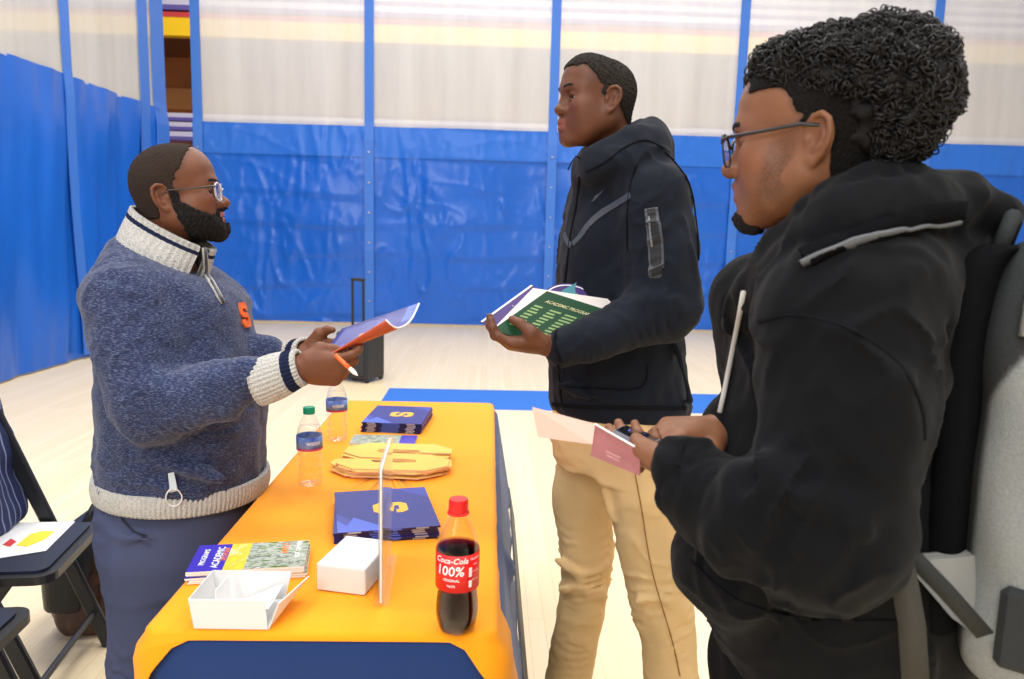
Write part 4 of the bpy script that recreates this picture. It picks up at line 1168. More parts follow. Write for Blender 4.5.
# ------------------------------------------------------------------ the man in the blue sweater (left)
def person_left():
    YH = 1.83
    face = math.radians(13)               # where the head looks, from +X towards +Y
    M = head_frame(161.5, 196.5, YH - .07, -1, face, math.radians(-8), 0, .97)
    hx = M.to_translation()
    root = empty('person', (hx.x, hx.y, 0), 'bearded man with clear glasses in blue quarter zip sweater, reading a folder by the table', 'person')
    sc = .97
    nk = ([(-.022, 0, -.045), (-.04, 0, -.11), (-.055, 0, -.20)], [.054, .056, .066])
    HF = lambda S: head(S, M, sc, jaw=1.04, nose=1.05, lip=1.05, chub=.006, chin=.006, prot=.002, neck=nk)
    HN = lambda S: head(S, M, sc, jaw=1.04, nose=1.05, lip=1.05, chub=.006, chin=.006, ears=(), neck=nk)
    yaw = math.radians(2)
    # --- torso frame
    def TW(px, py, y): return P(px, py, y)
    YT = 1.86
    # arms from the photograph: near = his right, far = his left
    shN, elN, wrN = P(124, 302, 1.68), P(149, 408, 1.62), P(294, 369, 1.60)
    shF, elF, wrF = P(150, 290, 2.06), P(205, 385, 2.10), P(302, 354, 1.88)
    B = SDF(); HF(B)
    n0 = M @ Vector((-.06, 0, -.2))
    zh = .80
    hipc = Vector((P(172, 480, YT).x, YT, zh))
    B.tube([n0, Vector((n0.x - .0, YT, 1.15)), hipc], [.075, .11, .12], k=.04)
    B.tube([shN, n0 + Vector((0, 0, -.05)), shF], [.05, .06, .05], k=.04)
    for sh, el, wr in ((shN, elN, wrN), (shF, elF, wrF)):
        B.tube([sh, el, wr], [.05, .042, .026], k=.02)
    legs = []
    for s in (-1, 1):
        hip = hipc + Vector((0.0, s * .095, -.02)); kn = Vector((hip.x + .0, hip.y + s * .02, .44)); an = Vector((hip.x - .01, hip.y + s * .03, .07))
        B.tube([hip, kn, an], [.075, .05, .035], k=.03); legs.append((hip, kn, an))
    # hands
    XN = hand(B, wrN + Vector((.010, 0, -.002)), (1, .12, .02), (-.05, .9, .35), -1, .98, ((.40, .55, .3), (.65, .9, .5), (.75, 1.0, .6), (.85, 1.0, .6)),
              thumb=((.020, .026, .008), (.046, .038, .022), (.072, .036, .026), (.094, .032, .026)))
    XF = hand(B, wrF + Vector((.004, 0, 0)), (1, -.18, .06), (.0, -.8, .45), 1, .97, ((.5, .8, .5), (.6, .9, .5), (.7, .9, .5), (.8, .9, .5)),
              thumb=((.020, .026, .008), (.044, .048, .018), (.066, .056, .024), (.084, .052, .034)))
    def hair_m_(q, soft):
        x, y, z = q[:, 0], q[:, 1], q[:, 2]
        n = .003 * noise3(q, .02, 80)
        fr = .016 + .52 * np.clip(z - .030, 0, 1) - .10 * np.clip(.03 - z, 0, .03)
        front = sstep(fr + soft, fr - soft, x + n)
        low = np.where(x > -.03, sstep(-.004, .010, z + n), sstep(-.062 - soft, -.046 + soft, z + n))
        return front * low
    def beard_m_(q, soft):
        x, y, z = q[:, 0], q[:, 1], q[:, 2]; ay = np.abs(y); n = .0025 * noise3(q, .016, 82)
        cen = sstep(.034, .024, ay) * sstep(.062, .076, x)
        line = np.where(x < .022, .012, -.014 - .62 * (x - .022))
        z0 = line * (1 - cen) - .0765 * cen
        m = sstep(z0 + soft, z0 - soft, z + n) * sstep(-.004 - soft, .004 + soft, x - .35 * np.clip(-.03 - z, 0, .06) + n)
        must = sstep(.066, .078, x) * np.exp(-((z + .0425) / .0048) ** 4) * sstep(.034, .026, ay)
        corner = sstep(.062, .072, x) * np.exp(-((ay - .031) / .005) ** 2) * sstep(-.040, -.048, z)
        return np.maximum(m, np.maximum(must, corner)) * sstep(-.145, -.12, z), must
    hair_mask = lambda q: hair_m_(q, .014)
    beard_mask = lambda q: beard_m_(q, .008)[0]
    V, F = B.polygonize(.0026, .01)
    base = np.array(srgb(112, 68, 46))
    C = skin_cols(V, base, M=M, sc=sc, lipc=srgb(176, 100, 92), ruddy=.12, palms=())
    q_ = ((V - np.array(tuple(M.to_translation()))) @ np.array(M.to_3x3())) / sc
    nh = np.where((np.linalg.norm(q_, axis=1) < .2) & (np.abs(q_[:, 1]) < .0795), 1, 0)
    wS = np.clip(hair_mask(q_) * .8 + beard_mask(q_) * .85, 0, .9) * nh
    C = C * (1 - wS[:, None]) + np.array(srgb(40, 31, 27)) * wS[:, None]
    np_obj('body', V, F, skin_l, root, C)
    eyes(root, M, sc, look=(1, -.35, 0))
    # --- hair, beard, brows
    def hair_t(q):
        return -.006 + hair_m_(q, .004) * (.0086 + .0006 * noise3(q, .008, 81))
    grown(HN, hair_t, M, sc, .0022, 'hair', mat('buzzed_hair', srgb(58, 46, 40), rough=.85, spec=.2, bump=.8, bscale=500), root, ((-.13, -.1, -.08), (.1, .1, .16)))
    def beard_t(q):
        x, z = q[:, 0], q[:, 2]
        m, must = beard_m_(q, .004)
        low = sstep(-.03, -.09, z)
        thick = .0015 + .009 * low * sstep(.05, .10, x) + .001 * low
        thick = np.where(must > .5, .002, thick)
        n = noise3(q, .010, 83) * .0012 + noise3(q, .005, 84) * .0010
        return -.006 + m * (.0066 + thick + n)
    grown(HF, beard_t, M, sc, .0020, 'beard', hair_m, root, ((-.03, -.09, -.15), (.14, .09, .03)))
    def brow_t(q):
        x, y, z = q[:, 0], q[:, 1], q[:, 2]; ay = np.abs(y)
        c = .0255 + .0045 * np.sin(np.clip((ay - .012) / .036, 0, 1) * math.pi * .8)
        m = np.exp(-((z - c) / .0042) ** 4) * sstep(.010, .015, ay) * sstep(.054, .045, ay) * (x > .04)
        return -.004 + m * (.0058 + .0008 * noise3(q, .006, 85))
    for sgn in (-1, 1): grown(HF, lambda q: np.where(q[:, 1] * sgn > 0, brow_t(q), -.006), M, sc, .0018, 'eyebrow', hair_m, root, ((.03, -.08, .0), (.13, .08, .06)))
    # --- sweater
    W_ = SDF()
    ax = lambda a, b, y=YT: ((P(a, 300, y).x + P(b, 300, y).x) / 2, (P(b, 300, y).x - P(a, 300, y).x) / 2)
    def zz(py, y=YT): return P(170, py, y).z
    sec = []
    for py, a, b, ry in ((222, 128, 205, .10), (236, 120, 215, .125), (250, 113, 222, .145), (265, 108, 230, .17), (300, 103, 244, .195), (340, 100, 254, .205), (380, 100, 260, .21), (420, 100, 263, .21), (455, 97, 262, .205), (478, 96, 259, .195)):
        c, r = ax(a, b); sec.append((zz(py), c, YT, r * .95, ry))
    W_.loft(sec, k=0.0, n=2.35)
    W_.tube([shN + Vector((.02, .05, .015)), shN, elN + Vector((-.01, 0, .05)), elN + Vector((.0, .0, .0))], [.085, .090, .077, .070], k=.05, wr=((.42, .10, .006, .055, 3),))
    W_.tube([elN + Vector((.0, 0, .0)), (elN + wrN) / 2 + Vector((0, 0, -.004)), wrN + Vector((-.100, .0, -.020))], [.070, .064, .046], k=.03, wr=((.05, .10, .007, .05, 4), (.26, .07, .004, .035, 5)))
    W_.tube([shF, elF], [.085, .068], k=.05); W_.tube([elF, wrF + Vector((-.09, 0, 0))], [.066, .046], k=.03, wr=((.05, .08, .005, .05, 6),))
    W_.ell(P(192, 390, 1.80), (.10, .13, .13), k=.06)                       # belly
    # folds of the knit: where the arm meets the body and over the waist
    for pts, r, k in (([P(172, 330, 1.67), P(174, 352, 1.66), P(166, 372, 1.64)], .008, .02), ([P(150, 455, 1.66), P(185, 470, 1.65), P(220, 478, 1.68)], .010, .025),
                      ([P(130, 470, 1.68), P(170, 488, 1.66)], .009, .025)):
        W_.tube(pts, r, k=k)
    W_.func(lambda Q, d: d - .0030 * noise3(Q, .13, 91) - .0014 * noise3(Q, .05, 92) - creases(Q, .16, .007, 111, (1, 1, 1.5)))
    ca, cb2 = P(116, 228, YT), P(222, 281, YT); dd = cb2 - ca
    W_.half(ca, Vector((-dd.z, 0, dd.x)), k=.035)
    # open neck
    W_.tube([M @ Vector((-.03, 0, -.06)), M @ Vector((-.052, 0, -.17))], [.060, .064], k=.01, op='s')
    V, F = W_.polygonize(.005, .01, smooth=2)
    knit = bpy.data.materials.new('navy_heather_knit'); knit.use_nodes = True
    N = knit.node_tree.nodes; L = knit.node_tree.links; b = N['Principled BSDF']
    tc = N.new('ShaderNodeTexCoord'); mp = N.new('ShaderNodeMapping'); mp.inputs['Scale'].default_value = (130, 130, 430); L.new(tc.outputs['Object'], mp.inputs[0])
    n1 = N.new('ShaderNodeTexNoise'); n1.inputs['Scale'].default_value = 1.0; n1.inputs['Detail'].default_value = 4; n1.inputs['Roughness'].default_value = .7; L.new(mp.outputs[0], n1.inputs['Vector'])
    rp = N.new('ShaderNodeValToRGB'); e = rp.color_ramp.elements
    e[0].position = .38; e[0].color = (*srgb(33, 40, 68), 1); e[1].position = .66; e[1].color = (*srgb(98, 108, 138), 1); q = e.new(.52); q.color = (*srgb(50, 59, 92), 1)
    L.new(n1.outputs['Fac'], rp.inputs[0]); L.new(rp.outputs[0], b.inputs['Base Color']); b.inputs['Roughness'].default_value = .9; b.inputs['Specular IOR Level'].default_value = .15; b.inputs['Sheen Weight'].default_value = .2
    bp = N.new('ShaderNodeBump'); bp.inputs['Strength'].default_value = .35; bp.inputs['Distance'].default_value = .004; L.new(n1.outputs['Fac'], bp.inputs['Height']); L.new(bp.outputs[0], b.inputs['Normal'])
    sw = np_obj('sweater', V, F, knit, root)
    # ribbed pieces
    ribm = mat('oatmeal_rib_knit', srgb(206, 203, 198), rough=.9, spec=.1, bump=.6, bscale=260, var=.28, vscale=260)
    ribn = mat('navy_rib_stripe', srgb(34, 40, 66), rough=.9, spec=.1, bump=.5, bscale=260)
    def ring(name, rings, nrib, amp, stripes=(), n=160, parent=root, openang=None, thick=.006):
        """rings: (centre, u, v, ru, rv); knitted ribs along it; stripes = index ranges painted navy"""
        V = []; F = []; FM = []
        m = len(rings)
        loops = []
        for layer in (0, 1):
            for i in (range(m) if layer == 0 else reversed(range(m))):
                c, u, v, ru, rv = rings[i]
                for k in range(n):
                    a = 2 * math.pi * k / n
                    rb = amp * (abs(math.sin(a * nrib / 2)) ** .7) if layer == 0 else -thick
                    V.append(c + u * ((ru + rb) * math.cos(a)) + v * ((rv + rb) * math.sin(a)))
        tot = 2 * m
        for i in range(tot):
            i2 = (i + 1) % tot
            for k in range(n):
                k2 = (k + 1) % n
                if openang and any(o0 < (2 * math.pi * k / n) % (2 * math.pi) < o1 for o0, o1 in openang) : continue
                F.append((i * n + k, i * n + k2, i2 * n + k2, i2 * n + k)); FM.append(1 if (i < m - 1 and any(a <= i < b for a, b in stripes)) else 0)
        me = mesh_obj(name, V, F, ribm, parent, True, [ribm, ribn], FM)
        return me
    rows = []
    # the stand-up collar: high at the nape, lower and open at the throat
    for i in range(17):
        t = i / 16
        ba = P(119, 243, YH).lerp(P(134, 206, YH), t ** .8); fa = P(205, 277, YH).lerp(P(214, 250, YH), t)
        c = (ba + fa) / 2; u = (fa - ba); ru = u.length / 2; u.normalize()
        rows.append((c, u, Vector((0, 1, 0)), ru, .100 - .028 * t ** .6 + .004 * math.sin(t * 6)))
    ring('collar', rows, 44, .0045, stripes=((11, 13),), parent=sw, thick=.007, openang=((5.62, 5.93),))
    # hem band
    hr = []
    cx_, rx_ = ax(97, 254)
    for i in range(12):
        t = i / 11
        c, r = ax(92 + 1 * t, 260 + 2 * t)
        bl = 1 + .02 * math.sin(t * math.pi)
        hr.append((Vector((c, YT, (.744 + .052 * t))), Vector((1, 0, -.03)).normalized(), Vector((0, 1, 0)), r * .995 * bl, .203 * bl))
    ring('hem', hr, 120, .003, n=480, parent=sw, thick=.01)
    for wr_, el_, nm, r0, r1 in ((wrN, elN, 'N', .047, .037), (wrF, elF, 'F', .046, .037)):
        d = (wr_ - el_).normalized(); u = Vector((0, 0, 1)); u = (u - d * u.dot(d)).normalized(); v = d.cross(u)
        rr = []
        for i in range(11):
            t = i / 10
            c = wr_ + d * (-.083 + .100 * t) + Vector((0, 0, -.010 * (1 - t)))
            bl = math.sin(math.pi * min(1, t * 1.15)) * .004
            rr.append((c, u, v, r0 + (r1 - r0) * t + bl, r0 + (r1 - r0) * t + bl))
        ring('cuff', rr, 30, .0035, stripes=((7, 9),), n=120, parent=sw, thick=.006)
    # zip placket and chest letter, laid onto the knit surface
    on_sweater = lambda a, b: onto(W_, a, b, 1.2, 2.2)
    zp = [on_sweater(*q) for q in ((211, 282), (215, 289), (219, 296), (223, 303))]
    cw = lambda i, a: rows[i][0] + rows[i][1] * (rows[i][3] + .002) * math.cos(a) + rows[i][2] * (rows[i][4] + .002) * math.sin(a)
    zp = [cw(i, a) for i, a in ((16, 5.78), (12, 5.90), (7, 6.06), (2, 6.22))] + zp
    q = MB(); q.tube([p for p in zp], [.006, .0065, .007, .007, .008, .008, .0075, .006], 10, flat=(1, 1)); q.build('zip_placket', ribm, sw, True)
    q = MB(); q.tube([p + Vector((.004, -.006, .002)) for p in zp], .0035, 8); q.build('zip', mat('zip_grey', (.10, .10, .12), rough=.4, metal=.6), sw, True)
    cS = on_sweater(244, 315); cU = on_sweater(238, 303) - on_sweater(248, 327); cN = None
    e = .006
    g = np.array([(W_.ev(np.array([tuple(cS + Vector(dv) * e)]))[0] - W_.ev(np.array([tuple(cS - Vector(dv) * e)]))[0]) for dv in ((1, 0, 0), (0, 1, 0), (0, 0, 1))]); nn = Vector(g).normalized()
    uu = (Vector((0.0, 0, 1)) - nn * nn.z).normalized(); vv = uu.cross(nn)
    q = MB(); s_ = .062
    om = mat('orange_felt', srgb(236, 104, 40), rough=.8, bump=.3, bscale=500)
    q.prism(S_POLY, -.004, .0035); 
    q.V = [cS + vv * (v.x * s_ * .72) + uu * (v.y * s_) + nn * (v.z + .002 - 3.0 * (v.x * s_) ** 2) for v in q.V]
    q.build('letter_emblem', om, sw)
    # --- trousers
    T_ = SDF()
    ts = []
    for py, a, b, ry in ((470, 100, 250, .17), (500, 93, 250, .185), (530, 97, 246, .185), (560, 106, 238, .18)):
        c, r = ax(a, b); ts.append((zz(py), c, YT, r * .97, ry))
    T_.loft(ts, k=0.0, n=2.3)
    for s in (-1, 1):
        h0 = Vector((P(172, 540, YT).x, YT + s * .093, zz(540)))
        kn = Vector((P(168, 540, YT).x, YT + s * .10, .46)); an = Vector((P(156, 540, YT).x, YT + s * .105, .09))
        T_.tube([h0, kn, an, an + Vector((0, 0, -.04))], [.118, .098, .085, .085], k=.05, wr=((.28, .10, .008, .07, 7 + s), (.62, .12, .008, .05, 9 + s)))
    T_.tube([P(97, 520, 1.72), P(125, 538, 1.66), P(150, 540, 1.65)], .007, k=.02)
    T_.func(lambda Q, d: d - .003 * noise3(Q * np.array([1, 1, .6]), .14, 95) - creases(Q, .17, .010, 121, (1, 1, 1.2)))
    V, F = T_.polygonize(.0065, .01, smooth=2)
    np_obj('trousers', V, F, mat('slate_navy_chino', srgb(74, 80, 108), rough=.85, spec=.15, bump=.25, bscale=500, var=.12, vscale=9), root)
    # pocket seam
    q = MB(); q.tube([P(120, 503, 1.69), P(122, 520, 1.675), P(134, 532, 1.665), P(146, 536, 1.66)], .0022, 6); q.build('pocket_seam', mat('seam_dark', (.02, .022, .035), rough=.9), root, True)
    for s in (-1, 1):
        f0 = Vector((P(156, 540, YT).x, YT + s * .105, 0)); S2 = SDF()
        S2.tube([f0 + Vector((-.045, 0, .045)), f0 + Vector((.08, s * .0, .042)), f0 + Vector((.17, s * .01, .035))], [.042, .046, .038], k=.0)
        S2.tube([f0 + Vector((0, 0, .05)), f0 + Vector((0, 0, .10))], [.045, .05], k=.03)
        S2.half((0, 0, .004), (0, 0, -1))
        V, F = S2.polygonize(.006, .01, smooth=2); np_obj('shoe', V, F, mat('shoe_leather', (.03, .018, .012), rough=.4), root)
    # --- glasses
    gl = empty('glasses'); gl.parent = root; gl.location = (0, 0, 0)
    cf = mat('clear_acetate', srgb(206, 202, 208), rough=.15, alpha=.62, spec=.6)
    lens = bpy.data.materials.new('spectacle_lens'); lens.use_nodes = True; thin_clear(lens, (.96, .97, 1.0), .30, .02)
    for s in (-1, 1):
        pts = []
        for k in range(25):
            a = 2 * math.pi * k / 24
            cs_, sn = math.cos(a), math.sin(a)
            y = s * .0335 + .0255 * (abs(cs_) ** .8) * (1 if cs_ > 0 else -1); z = .0000 + .0205 * (abs(sn) ** .8) * (1 if sn > 0 else -1)
            pts.append(M @ Vector((.1035 - .10 * (abs(y) - .03) * (1 if abs(y) > .03 else 0) * 2, y, z)))
        q = MB(); q.tube(pts, .0026, 8, cap=False); q.build('frame_rim', cf, gl, True)
        c = sum(pts[:-1], Vector()) / 24
        q = MB(); q.add([c] + pts[:-1], [(0, 1 + i, 1 + (i + 1) % 24) for i in range(24)]); q.build('lens', lens, gl)
        q = MB(); q.tube([M @ Vector(v) for v in ((.0985, s * .060, .012), (.090, s * .0705, .0125), (.05, s * .0755, .0105), (.005, s * .0795, .0125), (-.012, s * .0785, .006), (-.024, s * .0760, -.008))], [.003, .0026, .0018, .0016, .0018, .0020], 8); q.build('temple', mat('glasses_temple', (.05, .04, .035), rough=.3), gl, True)
    q = MB(); q.tube([M @ Vector(v) for v in ((.1045, .009, .004), (.1090, 0, .0075), (.1045, -.009, .004))], .0024, 8); q.build('bridge', cf, gl, True)
    return root, XN, XF, wrN, wrF, W_
PL = person_left()

# the folder in his hands, the pen, the mask at his pocket
def held_folder():
    mid = P(345, 345, 1.66)
    r = empty('presentation_folder', mid, 'open navy folder with orange inside held up in both hands of the bearded man', 'folder')
    rows = []
    n = 14
    for i in range(n + 1):
        u = i / n
        far = P(342, 329, 1.80).lerp(P(419, 303.5, 1.92), u); low = P(320, 359, 1.60).lerp(P(403, 326.5, 1.70), u); near = P(321, 360, 1.585).lerp(P(386, 320, 1.645), u)
        row = [far.lerp(low, k / 8) - Vector((0, 0, .012 * math.sin(math.pi * k / 8) * u)) for k in range(9)]
        q1 = low + Vector((0, -.02, -.004)) * u
        row += [(low.lerp(q1, .5)).lerp(near, k / 4) - Vector((0, .006, .006)) * math.sin(math.pi * k / 4) * u for k in range(1, 5)]
        rows.append(row)
    og = mat('folder_orange', srgb(180, 76, 42), rough=.4)
    o = sheet_from('cover', rows, None, r, .003, [folder_blue, folder_light, og, white_p], lambda u, v: 2 if v > .66 else (1 if u < .16 and v > .42 else (1 if u > .80 and v < .30 else 0)))
    # printed letter on the open face
    def face(u, v):
        i = u * n; i0 = min(int(i), n - 1); j = v * 8; j0 = min(int(j), 7)
        return bil(rows[i0][j0], rows[i0 + 1][j0], rows[i0 + 1][j0 + 1], rows[i0][j0 + 1], i - i0, j - j0)
    q = MB(); V = []
    for (x, y) in S_POLY: V.append(face(.42 + .26 * -y * .5, .62 + .30 * x * .55) + Vector((-.0005, -.0018, .0028)))
    q.add(V + [v + Vector((0, .0006, -.0008)) for v in V], [tuple(range(28)), tuple(reversed(range(28, 56)))] + [(i, (i + 1) % 28, 28 + (i + 1) % 28, 28 + i) for i in range(28)]); q.build('letter_emblem', gold, r)
    e = [rows[n][k] for k in range(len(rows[n]))]
    q = MB(); q.tube(e, .0024, 6); q.build('page_edge', white_p, r, True)
held_folder()
pa, pb = P(340, 359.5, 1.575), P(357, 375, 1.545)
r = empty('pen', pa, 'orange and white pen sticking out below the folder in his hand', 'pen')
d = pb - pa
q = MB(); q.tube([pa - d * .25, pa, pa + d * .60], .0048, 10); q.build('barrel', mat('pen_orange', srgb(232, 104, 44), rough=.3), r, True)
q = MB(); q.tube([pa + d * .60, pa + d * .85, pb, pb + d * .04], [.0048, .0044, .0018, .0008], 10); q.build('tip', white_p, r, True)
SWL = PL[5]
def pocket_mask():
    p = [onto(SWL, a, b, 1.3, 2.1, .004) for a, b in ((171, 474), (173, 484), (174, 491))]
    r = empty('face_mask', p[0], 'white face mask tucked in the sweater pocket, ear loop hanging out', 'face mask')
    nn = normal_at(SWL, p[1])
    ww = nn.cross(p[2] - p[0]).normalized() * .006
    q = MB(); V = []
    for k, v in enumerate(p): V += [v - ww * (1 + .3 * k) - nn * .004, v - ww + nn * .006, v + ww + nn * .006, v + ww * (1 + .3 * k) - nn * .004]
    F = [(i * 4 + k, i * 4 + 4 + k, i * 4 + 4 + (k + 1) % 4, i * 4 + (k + 1) % 4) for i in range(2) for k in range(4)] + [(0, 1, 2, 3), (11, 10, 9, 8)]
    q.add(V, F); q.build('mask_fold', mat('mask_blue_white', srgb(214, 228, 238), rough=.8), r)
    base = p[2] + nn * .006
    cp = [(171, 489), (167, 494), (166, 500), (169, 505), (175, 507), (180, 504), (182, 498), (179, 492), (175, 490)]
    pts = []
    for a, b in smoothpath(cp, 4):
        v = onto(SWL, a, b, 1.3, 2.1, .006); pts.append(v if v is not None else P(a, b, base.y))
    q = MB(); q.tube([v + nn * .004 for v in pts], .0016, 6); q.build('ear_loop', white_p, r, True)
pocket_mask()
# ------------------------------------------------------------------ the tall man in the black hoodie (middle)
def hood_shoes(root, spots, material, d):
    for f0 in spots:
        S2 = SDF(); f0 = Vector(f0); d = Vector(d)
        S2.tube([f0 - d * .05 + Vector((0, 0, .045)), f0 + d * .09 + Vector((0, 0, .042)), f0 + d * .19 + Vector((0, 0, .034))], [.044, .048, .038], k=.0)
        S2.tube([f0 + Vector((0, 0, .05)), f0 + Vector((0, 0, .11))], [.046, .05], k=.03)
        S2.half((0, 0, .004), (0, 0, -1))
        V, F = S2.polygonize(.007, .01, smooth=2); np_obj('shoe', V, F, material, root)
fleece = mat('dark_navy_fleece', srgb(24, 28, 38), rough=.85, spec=.15, sheen=.05, bump=.12, bscale=900, var=.10, vscale=6)
seam_m = mat('black_seam', (.008, .008, .010), rough=.95, spec=.08)
def person_middle():
    YH = 1.87; SC_ = .95
    M = head_frame(618.5, 99, YH - .075, 1, math.radians(194), math.radians(-2), 0, SC_)
    hx = M.to_translation()
    root = empty('person', (hx.x, 1.92, 0), 'tall young man with short hair in dark hoodie and khaki trousers, holding booklets', 'person')
    nk = ([(-.026, 0, -.045), (-.045, 0, -.11), (-.065, 0, -.19)], [.050, .052, .062])
    kw = dict(jaw=.98, nose=1.22, lip=1.30, chub=.003, prot=.002, occ=.008, crown=.022, fore=.007, mz=-.005, nl=.006, ex=.018, neck=nk)
    HF = lambda S: head(S, M, SC_, **kw); HN = lambda S: head(S, M, SC_, ears=(), **kw)
    YT = 1.93
    shN, elN, wrN = P(654, 196, 1.745), P(666, 306, 1.70), P(553, 346, 1.63)
    shF, elF, wrF = P(630, 190, 2.10), P(640, 320, 2.10), P(575, 335, 1.86)
    B = SDF(); HF(B)
    n0 = M @ Vector((-.07, 0, -.18))
    hipc = Vector((P(618, 420, YT).x, YT, P(618, 430, YT).z))
    B.tube([n0, Vector((n0.x, YT, 1.25)), hipc], [.075, .10, .11], k=.04)
    B.tube([shN, n0 + Vector((0, 0, -.05)), shF], [.045, .055, .045], k=.04)
    for sh, el, wr in ((shN, elN, wrN), (shF, elF, wrF)): B.tube([sh, el, wr], [.045, .038, .025], k=.02)
    LEG = []
    # near leg (his left) trails, far leg steps forward
    for pts in (((632, 430, 1.84), (656, 575, 1.83), (676, 745, 1.83)), ((598, 430, 2.02), (586, 572, 2.04), (566, 745, 2.04))):
        q = [P(*a) for a in pts]; q[2].z = .09; LEG.append(q); B.tube(q, [.075, .048, .035], k=.03)
    hand(B, wrN + Vector((-.006, .0, 0)), (-1, .03, .06), (.0, .25, .97), 1, 1.0, ((.35, .55, .4), (.40, .65, .4), (.45, .7, .4), (.5, .7, .4)),
         thumb=((.020, .026, .006), (.045, .040, .020), (.068, .036, .038), (.088, .026, .048)))
    hand(B, wrF + Vector((-.006, 0, 0)), (-1, .0, .1), (0, -.8, .5), -1, .95, ((.5, .7, .4),) * 4)
    def hair_m_(q, soft):
        x, y, z = q[:, 0], q[:, 1], q[:, 2]; n = .0022 * noise3(q, .018, 80); ay = np.abs(y)
        fr = .026 + .80 * np.clip(z - .028, 0, .045)
        side = sstep(fr + soft, fr - soft, x + n)
        top = sstep(.075 - soft, .075 + soft, z + n - .05 * np.clip(ay - .028, 0, .02))
        lowb = np.where(x > -.014, .006, -.002 - .95 * (-x - .014))
        low = sstep(lowb - soft, lowb + soft, z + n)
        return np.maximum(side, top) * low
    V, F = B.polygonize(.0026, .01)
    C = skin_cols(V, srgb(102, 62, 42), M=M, sc=SC_, mz=-.005, lipc=srgb(132, 76, 66), ruddy=.05)
    q_ = (V - np.array(tuple(M.to_translation()))) @ np.array(M.to_3x3()) / SC_
    wS = np.clip(hair_m_(q_, .010) * .85, 0, .9) * ((np.linalg.norm(q_, axis=1) < .2) & (np.abs(q_[:, 1]) < .0795))
    C = C * (1 - wS[:, None]) + np.array(srgb(34, 28, 26)) * wS[:, None]
    np_obj('body', V, F, skin_l, root, C)
    eyes(root, M, SC_, look=(1, .25, 0))
    grown(HN, lambda q: -.006 + hair_m_(q, .004) * (.0095 + .0012 * noise3(q, .007, 81) + .001 * noise3(q, .004, 86)), M, SC_, .0021, 'hair', mat('cropped_hair', srgb(56, 49, 45), rough=.85, spec=.2, bump=1.0, bscale=450), root, ((-.13, -.1, -.09), (.12, .1, .16)))
    def brow_t(q):
        x, y, z = q[:, 0], q[:, 1], q[:, 2]; ay = np.abs(y)
        c = .0255 + .0035 * np.sin(np.clip((ay - .012) / .036, 0, 1) * math.pi * .8)
        m = np.exp(-((z - c) / .0046) ** 4) * sstep(.010, .015, ay) * sstep(.052, .044, ay) * (x > .04)
        return -.004 + m * (.0050 + .0006 * noise3(q, .006, 85))
    for sgn in (-1, 1): grown(HF, lambda q: np.where(q[:, 1] * sgn > 0, brow_t(q), -.006), M, SC_, .0018, 'eyebrow', hair_m, root, ((.03, -.08, .0), (.13, .08, .06)))
    # --- hoodie
    H = SDF()
    sec = []
    for py, a, b, ry in ((150, 588, 655, .075), (162, 583, 672, .12), (180, 574, 684, .165), (205, 567, 688, .185), (250, 558, 684, .190), (300, 554, 680, .180), (345, 549, 682, .172), (385, 546, 688, .170), (402, 546, 691, .170), (409, 550, 689, .166)):
        xa, xb = P(a, py, YT).x, P(b, py, YT).x
        sec.append((P(620, py, YT).z, (xa + xb) / 2, YT, (xb - xa) / 2 * .97, ry))
    H.loft(sec, k=0.0, n=2.3)
    H.tube([P(648, 178, 1.80), shN, shN.lerp(elN, .5) + Vector((.004, -.004, 0)), elN], [.066, .080, .080, .070], k=.045, wr=((.38, .09, .007, .05, 13),))
    H.tube([elN, elN.lerp(wrN, .5) + Vector((0, -.002, -.014)), wrN + Vector((.022, 0, 0))], [.070, .054, .042], k=.03, wr=((.03, .09, .008, .055, 14), (.22, .08, .003, .035, 15)))
    H.tube([shF, elF], [.078, .066], k=.04); H.tube([elF, wrF + Vector((.02, 0, 0))], [.064, .044], k=.03)
    ca, cb2 = P(560, 172, YT), P(690, 110, YT); dd = cb2 - ca
    # hood: a soft roll around the neck and the bag of it lying behind
    roll = smoothpath([tuple(v) + (r,) for v, r in ((P(581, 164, 1.86), .020), (P(590, 156, 1.80), .021), (P(612, 145, 1.770), .022), (P(640, 132, 1.80), .022), (P(656, 127, 1.88), .020), (P(642, 130, 1.97), .024), (P(612, 142, 1.985), .024), (P(590, 156, 1.93), .022), (P(581, 164, 1.86), .020))], 4)
    H.tube([Vector(v[:3]) for v in roll], [v[3] for v in roll], k=.02, flat=None)
    low = smoothpath([tuple(v) + (r,) for v, r in ((P(584, 176, 1.86), .026), (P(596, 170, 1.78), .030), (P(618, 162, 1.745), .034), (P(645, 150, 1.78), .040), (P(655, 146, 1.88), .042), (P(645, 148, 1.98), .04), (P(615, 160, 2.01), .034), (P(596, 170, 1.95), .030), (P(584, 176, 1.86), .026))], 4)
    H.tube([Vector(v[:3]) for v in low], [v[3] for v in low], k=.035)
    H.ell(P(650, 146, 1.88), (.045, .10, .045), k=.03)
    H.tube([P(588, 176, 1.79), P(615, 170, 1.75), P(645, 160, 1.76)], [.008, .010, .010], k=.02)
    H.tube([P(690, 410, YT) + Vector((-.02, 0, 0)), P(690, 407, YT)], .01, k=.02)
    for pts, r, k in (([P(640, 300, 1.645), P(660, 300, 1.635), P(688, 312, 1.66)], .006, .03), ([P(676, 345, 1.78), P(684, 375, 1.78), P(690, 400, 1.80)], .007, .02),
                      ([P(632, 180, 1.74), P(626, 215, 1.75), P(624, 250, 1.76)], .006, .018), ([P(560, 385, 1.80), P(590, 398, 1.76), P(640, 402, 1.76)], .006, .02)):
        H.tube(pts, r, k=k)
